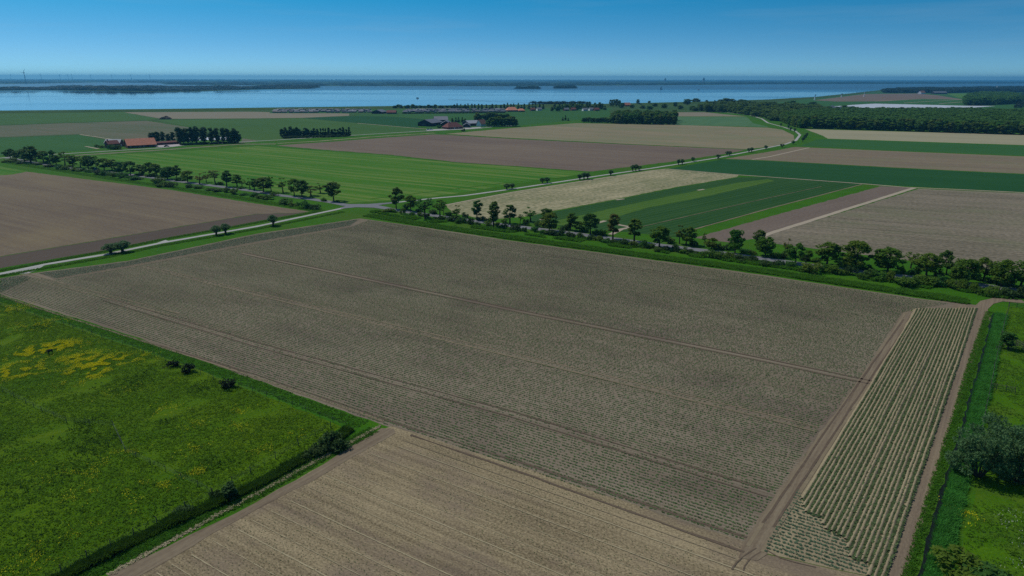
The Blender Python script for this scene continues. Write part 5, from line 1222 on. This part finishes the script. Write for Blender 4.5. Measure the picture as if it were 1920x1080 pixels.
house('village_house', 'house with faded pink-red roof among trees near the water', 'house', g2(1173, 199.5), g2(1183, 199.3), 11, 3.2, 8, M['brick'], M['tile'])
for i, (x, y) in enumerate(((1543, 204.5), (1551, 206.2), (1566, 206.6), (1580, 207.2), (1562, 203.4))):
    house('white_cottage', f'small white house among trees by the white sheeted field, {ordinal(i)} from the wood', 'house', g2(x - 2.2, y), g2(x + 2.2, y - .1), 7, 3.4, 6, M['white'], M['slate'], group='white cottages')
house('far_farmhouse', 'farmhouse with reddish roof at the edge of the far headland wood', 'house', g2(1727, 176.2), g2(1735, 176), 14, 5, 13, M['white'], M['tile'])
house('far_shed', 'long dark shed in front of the far headland wood', 'shed', g2(1752, 176.3), g2(1776, 176.2), 20, 5, 11, M['blackwood'], M['slate'])
for x, y, lab in ((1860, 167.4, 'pale house in the far headland wood, second from the tower'), (1905, 172, 'pale house at the right end of the far headland wood'), (1822, 171.2, 'pale house in the middle of the far headland wood')):
    house('far_house', lab, 'house', g2(x - 3, y), g2(x + 3, y), 12, 7, 14, M['white'], M['slate'])

# heap of beets or straw
hp = G(311, 223.5); mb = MB()
bm = bmesh.new(); bmesh.ops.create_icosphere(bm, subdivisions=3, radius=1)
for v_ in bm.verts:
    k = 1 + .22 * math.sin(v_.co.x * 5 + 1) * math.cos(v_.co.y * 4) + random.uniform(-.06, .06)
    v_.co = Vector((v_.co.x * 9 * k, v_.co.y * 5 * k, max(-.2, v_.co.z * 4.2 * k)))
me = bpy.data.meshes.new('soil_heap'); bm.to_mesh(me); bm.free(); me.materials.append(M['dark_soil'])
tag(obj('soil_heap', me, None, (hp.x, hp.y, 0)), 'dark heap of earth at the corner of the pale field', 'heap')

# caravans
CV = [plain('caravan_white', (.27, .28, .31), .6, .3, .05, .3), plain('caravan_grey', (.15, .16, .20), .6, .3, .08, .3), plain('caravan_tan', (.24, .21, .20), .6, .3, .08, .3), plain('caravan_dark', (.09, .09, .12), .6, .3, .1, .3)]
cmb = MB()
cmb.box((0, 0, .35), (8.5, 3.0, 2.2), 0, 0)
for q in ([(-4.6, -1.75, 2.5), (4.6, -1.75, 2.5), (4.6, 0, 3.15), (-4.6, 0, 3.15)], [(4.6, 1.75, 2.5), (-4.6, 1.75, 2.5), (-4.6, 0, 3.15), (4.6, 0, 3.15)]): cmb.face(q, 1)
cmb.face([(-4.6, -1.75, 2.5), (-4.6, 0, 3.15), (-4.6, 1.75, 2.5)], 1); cmb.face([(4.6, -1.75, 2.5), (4.6, 1.75, 2.5), (4.6, 0, 3.15)], 1)
for u in (-2.8, -.6, 2.6): cmb.box((u, -1.52, 1.2), (1.2, .08, .8), 0, 2)
cmb.box((1.1, -1.52, .4), (.8, .08, 1.8), 0, 2); cmb.box((0, 0, 0), (7.6, 2.6, .35), 0, 2)
cme = cmb.mesh('static_caravan', [CV[0], CV[1], M['glass']])
def caravan(x, y, label, group):
    p = G(x, y); o = obj('static_caravan', cme, None, (p.x, p.y, 0), random.uniform(-.25, .25) + random.choice([0, 0, 1.4]))
    o.material_slots[1].link = 'OBJECT'; o.material_slots[1].material = CV[random.choice([0, 1, 1, 2, 3, 3])]
    o.material_slots[0].link = 'OBJECT'; o.material_slots[0].material = CV[random.choice([0, 1, 2, 2])]
    tag(o, label, 'caravan', group)
for r in range(5):
    for c in range(19):
        x = 514 + c * 10 + random.uniform(-2.5, 2.5) + r * 2; y = 211.4 - r * 1.12 + random.uniform(-.15, .15) - c * .02
        if random.random() < .1 or x > 694: continue
        caravan(x, y, 'pale static caravan in the caravan field behind the pale crop', 'caravans behind the pale crop')
for r in range(5):
    for c in range(23):
        x = 758 + c * 8.4 + random.uniform(-2, 2) + r * 2; y = 211.6 - r * 1.2 + random.uniform(-.15, .15) - c * .03
        if random.random() < .08 or x > 948: continue
        caravan(x, y, 'static caravan behind the clipped hedge and below the conifers', 'caravans behind the hedge')
for i, (x, y) in enumerate(((576, 256.6), (585, 256.4), (548, 257.4))):
    caravan(x, y, f'pale caravan tucked into the tree belt, {ordinal(i)} of three', None)

# cars
def car(p, rot, label, body):
    root = tag(empty('parked_car', p, rot), label, 'car')
    b = MB(); b.box((0, 0, .35), (4.4, 1.8, .6), 0, 0); b.build('body', body, root)
    c = MB(); c.box((-.2, 0, .96), (2.5, 1.6, .55), 0, 0, .82); c.build('cabin', M['glass'], root)
    for x in (-1.35, 1.35):
        for y in (-.85, .85):
            w = MB(); w.tube([(x, y - .1, .33), (x, y + .1, .33)], [.33, .33], 10); w.build('wheel', M['darkgrey'], root)
car(G(312.5, 275.2), .4, 'dark car parked on the pink paved yard beside the barn', M['carbody'])
car(G(803, 244), .3, 'white car parked beside a second white car before the black barn', M['white'])
car(G(808.5, 243.6), .2, 'white car closest to the red-roofed farmhouse on the farm drive', M['white'])
car(G(178.5, 318.8), -.6, 'pale car driving on the tree-lined road, glimpsed between the trunks', M['greyroof'])

# ------------------------------------------------------------------ fences and posts
def post_mb(h=1.3, r=.06):
    p = MB(); p.tube([(0, 0, -.2), (0, 0, h)], [r, r * .9], 6); return p.mesh('post', [M['post']])
PM, PM2 = post_mb(1.2, .045), post_mb(1.4, .065)
def wire_fence(label, px, gap, group=None, h=1.2, rails=False, pm=None, lift=0):
    P = GP(px); root = tag(empty('rail_fence' if rails else 'wire_fence', (P[0][0], P[0][1], 0)), label, 'fence', group)
    Q = []
    for a, b in zip(P[:-1], P[1:]):
        k = max(1, round(float(np.hypot(*(b - a))) / gap)); Q += [a + (b - a) * j / k for j in range(k)]
    Q.append(P[-1]); Q = np.array(Q) - P[0]
    for q in Q:
        o = obj('post', pm or PM, root, (q[0], q[1], 0)); o.rotation_euler = (random.uniform(-.06, .06), random.uniform(-.06, .06), 0)
    for z in ((.45, .85, 1.2) if rails else (.5, .8, 1.1)):
        w = MB(); w.tube([(q[0], q[1], z * h / 1.2) for q in Q], [.05 if rails else .008] * len(Q), 4)
        w.build('rail' if rails else 'wire', M['post'] if rails else M['wire'], root)
wire_fence('wire fence on dark posts along the bright strip beside the potato field', [(-40, 560), (0, 574), (120, 611), (250, 654), (400, 712), (500, 744), (600, 783), (650, 802)], 4.2)
wire_fence('wire fence with tall posts along the ditch at the bottom of the pasture', [(60, 1100), (116, 1075), (164, 1049), (208, 1029), (251, 1006), (295, 985), (348, 955), (399, 930), (470, 888), (560, 836), (620, 803)], 4.4, pm=PM2)
wire_fence('low wire fence crossing the middle of the pasture', [(5, 735), (49, 757), (79, 772), (125, 793), (213, 801), (236, 849), (255, 859), (371, 913), (399, 930)], 4.0)
wire_fence('wooden rail fence standing across the paddock grass', [(1857, 729), (1868, 731), (1886, 734), (1903, 738)], 2.6, rails=True, pm=PM2)
wire_fence('wooden rail fence reaching the frame edge beside the tree guard', [(1907, 648), (1922, 650), (1960, 656)], 2.6, rails=True, pm=PM2)
wire_fence('wire fence along the paddock edge above the reeds', [(1892, 574), (1888, 590), (1882, 610), (1878, 632), (1871, 660), (1864, 690), (1858, 722), (1848, 770), (1840, 810)], 4.0, pm=PM2)
wire_fence('short rail fence across the reeds, upper of two', [(1877, 630), (1888, 632)], 1.6, rails=True, pm=PM2)
wire_fence('short rail fence across the reeds, lower of two', [(1867, 658), (1876, 659)], 1.4, rails=True, pm=PM2)
wire_fence('rail fence along the top edge of the paddock', [(1891, 575), (1906, 577), (1940, 582)], 2.6, rails=True, pm=PM2)
c = G(1897, 655)
root = tag(empty('tree_guard', (c.x + .5, c.y + .3, 0)), 'square wooden guard of posts and rails around the young paddock tree', 'tree guard')
sq = [(-1.4, -1.2), (1.4, -1.2), (1.4, 1.2), (-1.4, 1.2)]
for x, y in sq: obj('post', PM2, root, (x, y, 0), 0, (1.1, 1.1, 1.25))
for i in range(4):
    a, b = sq[i], sq[(i + 1) % 4]
    for z in (.7, 1.2, 1.7):
        w = MB(); w.tube([(*a, z), (*b, z)], [.06, .06], 4); w.build('rail', M['post'], root)

# fallen branch, field stone
fb = G(315, 690); mb = MB(); mb.tube([(0, 0, .1), (.8, .3, .3), (1.7, .5, .25)], [.09, .07, .03], 5); mb.tube([(.8, .3, .3), (1.1, .8, .5)], [.05, .02], 4)
tag(mb.build('fallen_branch', [M['bark']], None, (fb.x - 1.2, fb.y - .2, 0)), 'dead branch lying in the grass beside the first thorn bush', 'branch')

# dark pony standing in the pasture
def pony():
    J = [((0, 0, .95), .24), ((-.38, 0, .98), .26), ((-.55, .02, .93), .2), ((.35, 0, 1.0), .23), ((.55, 0, 1.15), .15), ((.78, 0, 1.2), .11), ((.95, 0, 1.0), .10), ((1.08, 0, .82), .075),
         ((.40, .13, .72), .11), ((.40, .14, .40), .065), ((.38, .14, .06), .06), ((.40, -.13, .72), .11), ((.46, -.14, .40), .065), ((.44, -.14, .06), .06),
         ((-.46, .14, .70), .14), ((-.58, .14, .42), .07), ((-.52, .14, .06), .06), ((-.46, -.14, .70), .14), ((-.56, -.14, .42), .07), ((-.50, -.14, .06), .06), ((-.68, 0, .8), .06), ((-.72, 0, .5), .07), ((.84, .05, 1.33), .03), ((.84, -.05, 1.33), .03)]
    E_ = [(0, 1), (1, 2), (0, 3), (3, 4), (4, 5), (5, 6), (6, 7), (3, 8), (8, 9), (9, 10), (3, 11), (11, 12), (12, 13), (1, 14), (14, 15), (15, 16), (1, 17), (17, 18), (18, 19), (2, 20), (20, 21), (5, 22), (5, 23)]
    me = bpy.data.meshes.new('pony'); me.from_pydata([j[0] for j in J], E_, []); o = obj('pony', me)
    sk = o.modifiers.new('skin', 'SKIN'); sk.use_smooth_shade = True
    for i, (c_, r_) in enumerate(J): me.skin_vertices[0].data[i].radius = (r_, r_)
    me.skin_vertices[0].data[0].use_root = True
    ss = o.modifiers.new('sub', 'SUBSURF'); ss.levels = ss.render_levels = 1
    dg = bpy.context.evaluated_depsgraph_get(); m2 = bpy.data.meshes.new_from_object(o.evaluated_get(dg))
    o.modifiers.clear(); o.data = m2; m2.materials.clear(); m2.materials.append(M['coat'])
    return o
pn = pony(); p = G(94.5, 664); pn.location = (p.x, p.y, 0); pn.rotation_euler = (0, 0, R(-112)); pn.scale = (.9, .9, .9)
tag(pn, 'black pony standing head-on in the buttercup pasture', 'pony')

# ------------------------------------------------------------------ far landmarks
def turbine(p, hub, rad, yaw, spin, label, parts=True, group='wind turbines on the horizon'):
    root = tag(empty('wind_turbine', p, yaw), label, 'wind turbine', group)
    t = MB(); t.tube([(0, 0, -2), (0, 0, hub * .5), (0, 0, hub)], [hub * .032, hub * .025, hub * .017], 10); t.build('tower', M['turbine'], root)
    n = MB(); n.box((0, -.5, hub - 2), (5, 12, 5)); n.build('nacelle', M['turbine'], root)
    for k in range(3):
        a = spin + k * 2 * math.pi / 3; d = Vector((math.cos(a), 0, math.sin(a))); q = Vector((0, -8, hub + .5)); s_ = Vector((-math.sin(a), 0, math.cos(a)))
        b = MB(); pr = [q + d * (rad * f) for f in (0.0, .15, .5, 1.0)]; ws = [rad * w_ for w_ in (.035, .065, .045, .012)]
        for j in range(3):
            u0, u1 = pr[j], pr[j + 1]; w0, w1 = ws[j], ws[j + 1]; e = Vector((0, .9, 0))
            A = [u0 - s_ * w0 / 2, u1 - s_ * w1 / 2, u1 + s_ * w1 / 2, u0 + s_ * w0 / 2]
            b.face([x - e for x in A]); b.face([x + e for x in reversed(A)]); b.face([A[0] - e, A[0] + e, A[1] + e, A[1] - e]); b.face([A[3] - e, A[2] - e, A[2] + e, A[3] + e])
        b.build('blade', M['turbine'], root)
def far_pt(x, dist):
    d = fwd + rt * ((x - 960) / FPX); h = Vector((d.x, d.y, 0)).normalized(); return h * dist
turbine(far_pt(36, 8000), 104, 40, .1, 2.15, 'large wind turbine, leftmost on the horizon beyond the estuary')
turbine(far_pt(125, 8100), 104, 41, -.2, .95, 'large wind turbine, second from the left on the horizon')
for i, x in enumerate((153, 185, 199, 206, 238, 274, 307, 339, 101)):
    turbine(far_pt(x, 15000 + (i % 3) * 1300), 108, 34 if i != 2 else 38, random.uniform(-.4, .4), random.uniform(0, 2), f'small distant wind turbine, {ordinal(i)} of the faint ones on the horizon')

for i, (x, yb, yt) in enumerate(((1527.3, 187.5, 176.8), (1577.3, 183, 174.8), (1620, 181.5, 173))):
    p = G(x, yb); h = px_height(yb, yt)
    root = tag(empty('beacon_tower', p), ['white beacon pillar with dark topmark at the head of the dike', 'white beacon pillar with dark topmark, middle of three on the dike', 'plain white beacon pillar, third along the dike towards the headland'][i], 'beacon', 'beacons on the dike')
    b = MB(); b.tube([(0, 0, 0), (0, 0, h * .55)], [1.9, 1.2], 8); b.build('base', M['white'], root)
    t = MB(); t.tube([(0, 0, h * .55), (0, 0, h)], [.8, .6], 8); t.build('mast', M['darkgrey'] if i < 2 else M['white'], root)
    c_ = MB(); c_.box((1.2, 0, h * .82), (3.4, .8, h * .16)); c_.build('topmark', M['darkgrey'] if i < 2 else M['greyroof'], root)

def boat(x, y, L_, h, label, sail=False, mat=None):
    p = G(x, y); p.z = .3; root = tag(empty('boat', p, random.uniform(-.3, .3)), label, 'boat')
    b = MB(); v = [(-L_ / 2, -L_ * .13, h), (L_ * .25, -L_ * .14, h), (L_ / 2, 0, h * 1.15), (L_ * .25, L_ * .14, h), (-L_ / 2, L_ * .13, h)]; lo = [(x_ * .88, y_ * .7, 0) for x_, y_, z_ in v]
    b.face(v); b.face(list(reversed(lo)))
    for i in range(5): b.face([lo[i], lo[(i + 1) % 5], v[(i + 1) % 5], v[i]])
    b.build('hull', mat or M['darkgrey'], root)
    c_ = MB(); c_.box((-L_ * .1, 0, h), (L_ * .35, L_ * .18, h * 1.1), 0, 0, .8); c_.build('cabin', M['white'] if not sail else M['darkgrey'], root)
    if sail:
        s_ = MB(); s_.tube([(0, 0, h), (0, 0, h + L_ * 1.2)], [.25, .12], 6); s_.build('mast', M['darkgrey'], root)
        s2 = MB(); s2.face([(.1, -.05, h + 1), (-L_ * .45, -.05, h + 1.2), (.1, -.05, h + L_ * 1.1)]); s2.face([(.1, .05, h + 1), (.1, .05, h + L_ * 1.1), (-L_ * .45, .05, h + 1.2)]); s2.build('sail', M['darkgrey'], root)
boat(783, 184.4, 9, 1.6, 'small dark motorboat towing a wake on the water beyond the caravans')
boat(1240, 168, 16, 2.5, 'dark sailing boat far out on the blue water', True)
boat(1310, 169, 14, 2.2, 'low dark boat on the blue water right of the sailing boat')
for x, w_, h, lab in ((1222, 30, 70, 'tiny dark block on the horizon, first right of the islets'), (1288, 34, 76, 'wider dark tower block on the horizon above the boats')):
    p = far_pt(x, 13000); root = tag(empty('tower_block', p), lab, 'tower'); b = MB(); b.box((0, 0, 0), (w_, w_, h * .8)); b.build('shaft', M['slate'], root); c_ = MB(); c_.box((0, 0, h * .8), (w_ * .6, w_ * .6, h * .2)); c_.build('top', M['slate'], root)
p = G(1868.5, 169); root = tag(empty('white_tower', p), 'slim white tower rising out of the far headland wood', 'tower'); b = MB(); b.tube([(0, 0, 0), (0, 0, 24)], [2.6, 2.0], 10); b.build('shaft', M['white'], root); c_ = MB(); c_.tube([(0, 0, 24), (0, 0, 27)], [1.6, .3], 10); c_.build('cap', M['slate'], root)

# ------------------------------------------------------------------ haze
HZ = MB(); HZ.box((0, 15300, -1.0), (64000, 32600, 150))
hm = bpy.data.materials.new('haze'); hm.use_nodes = True; ht = hm.node_tree; ht.nodes.clear()
ho = ht.nodes.new('ShaderNodeOutputMaterial'); hv = ht.nodes.new('ShaderNodeVolumePrincipled')
hv.inputs['Color'].default_value = (0.16, 0.60, 1.0, 1)
hv.inputs['Density'].default_value = 6.5e-5
hv.inputs['Anisotropy'].default_value = 0.25
ht.links.new(hv.outputs[0], ho.inputs['Volume'])
tag(HZ.build('haze', hm), 'thin blue air over the whole landscape', 'haze', kind='stuff')
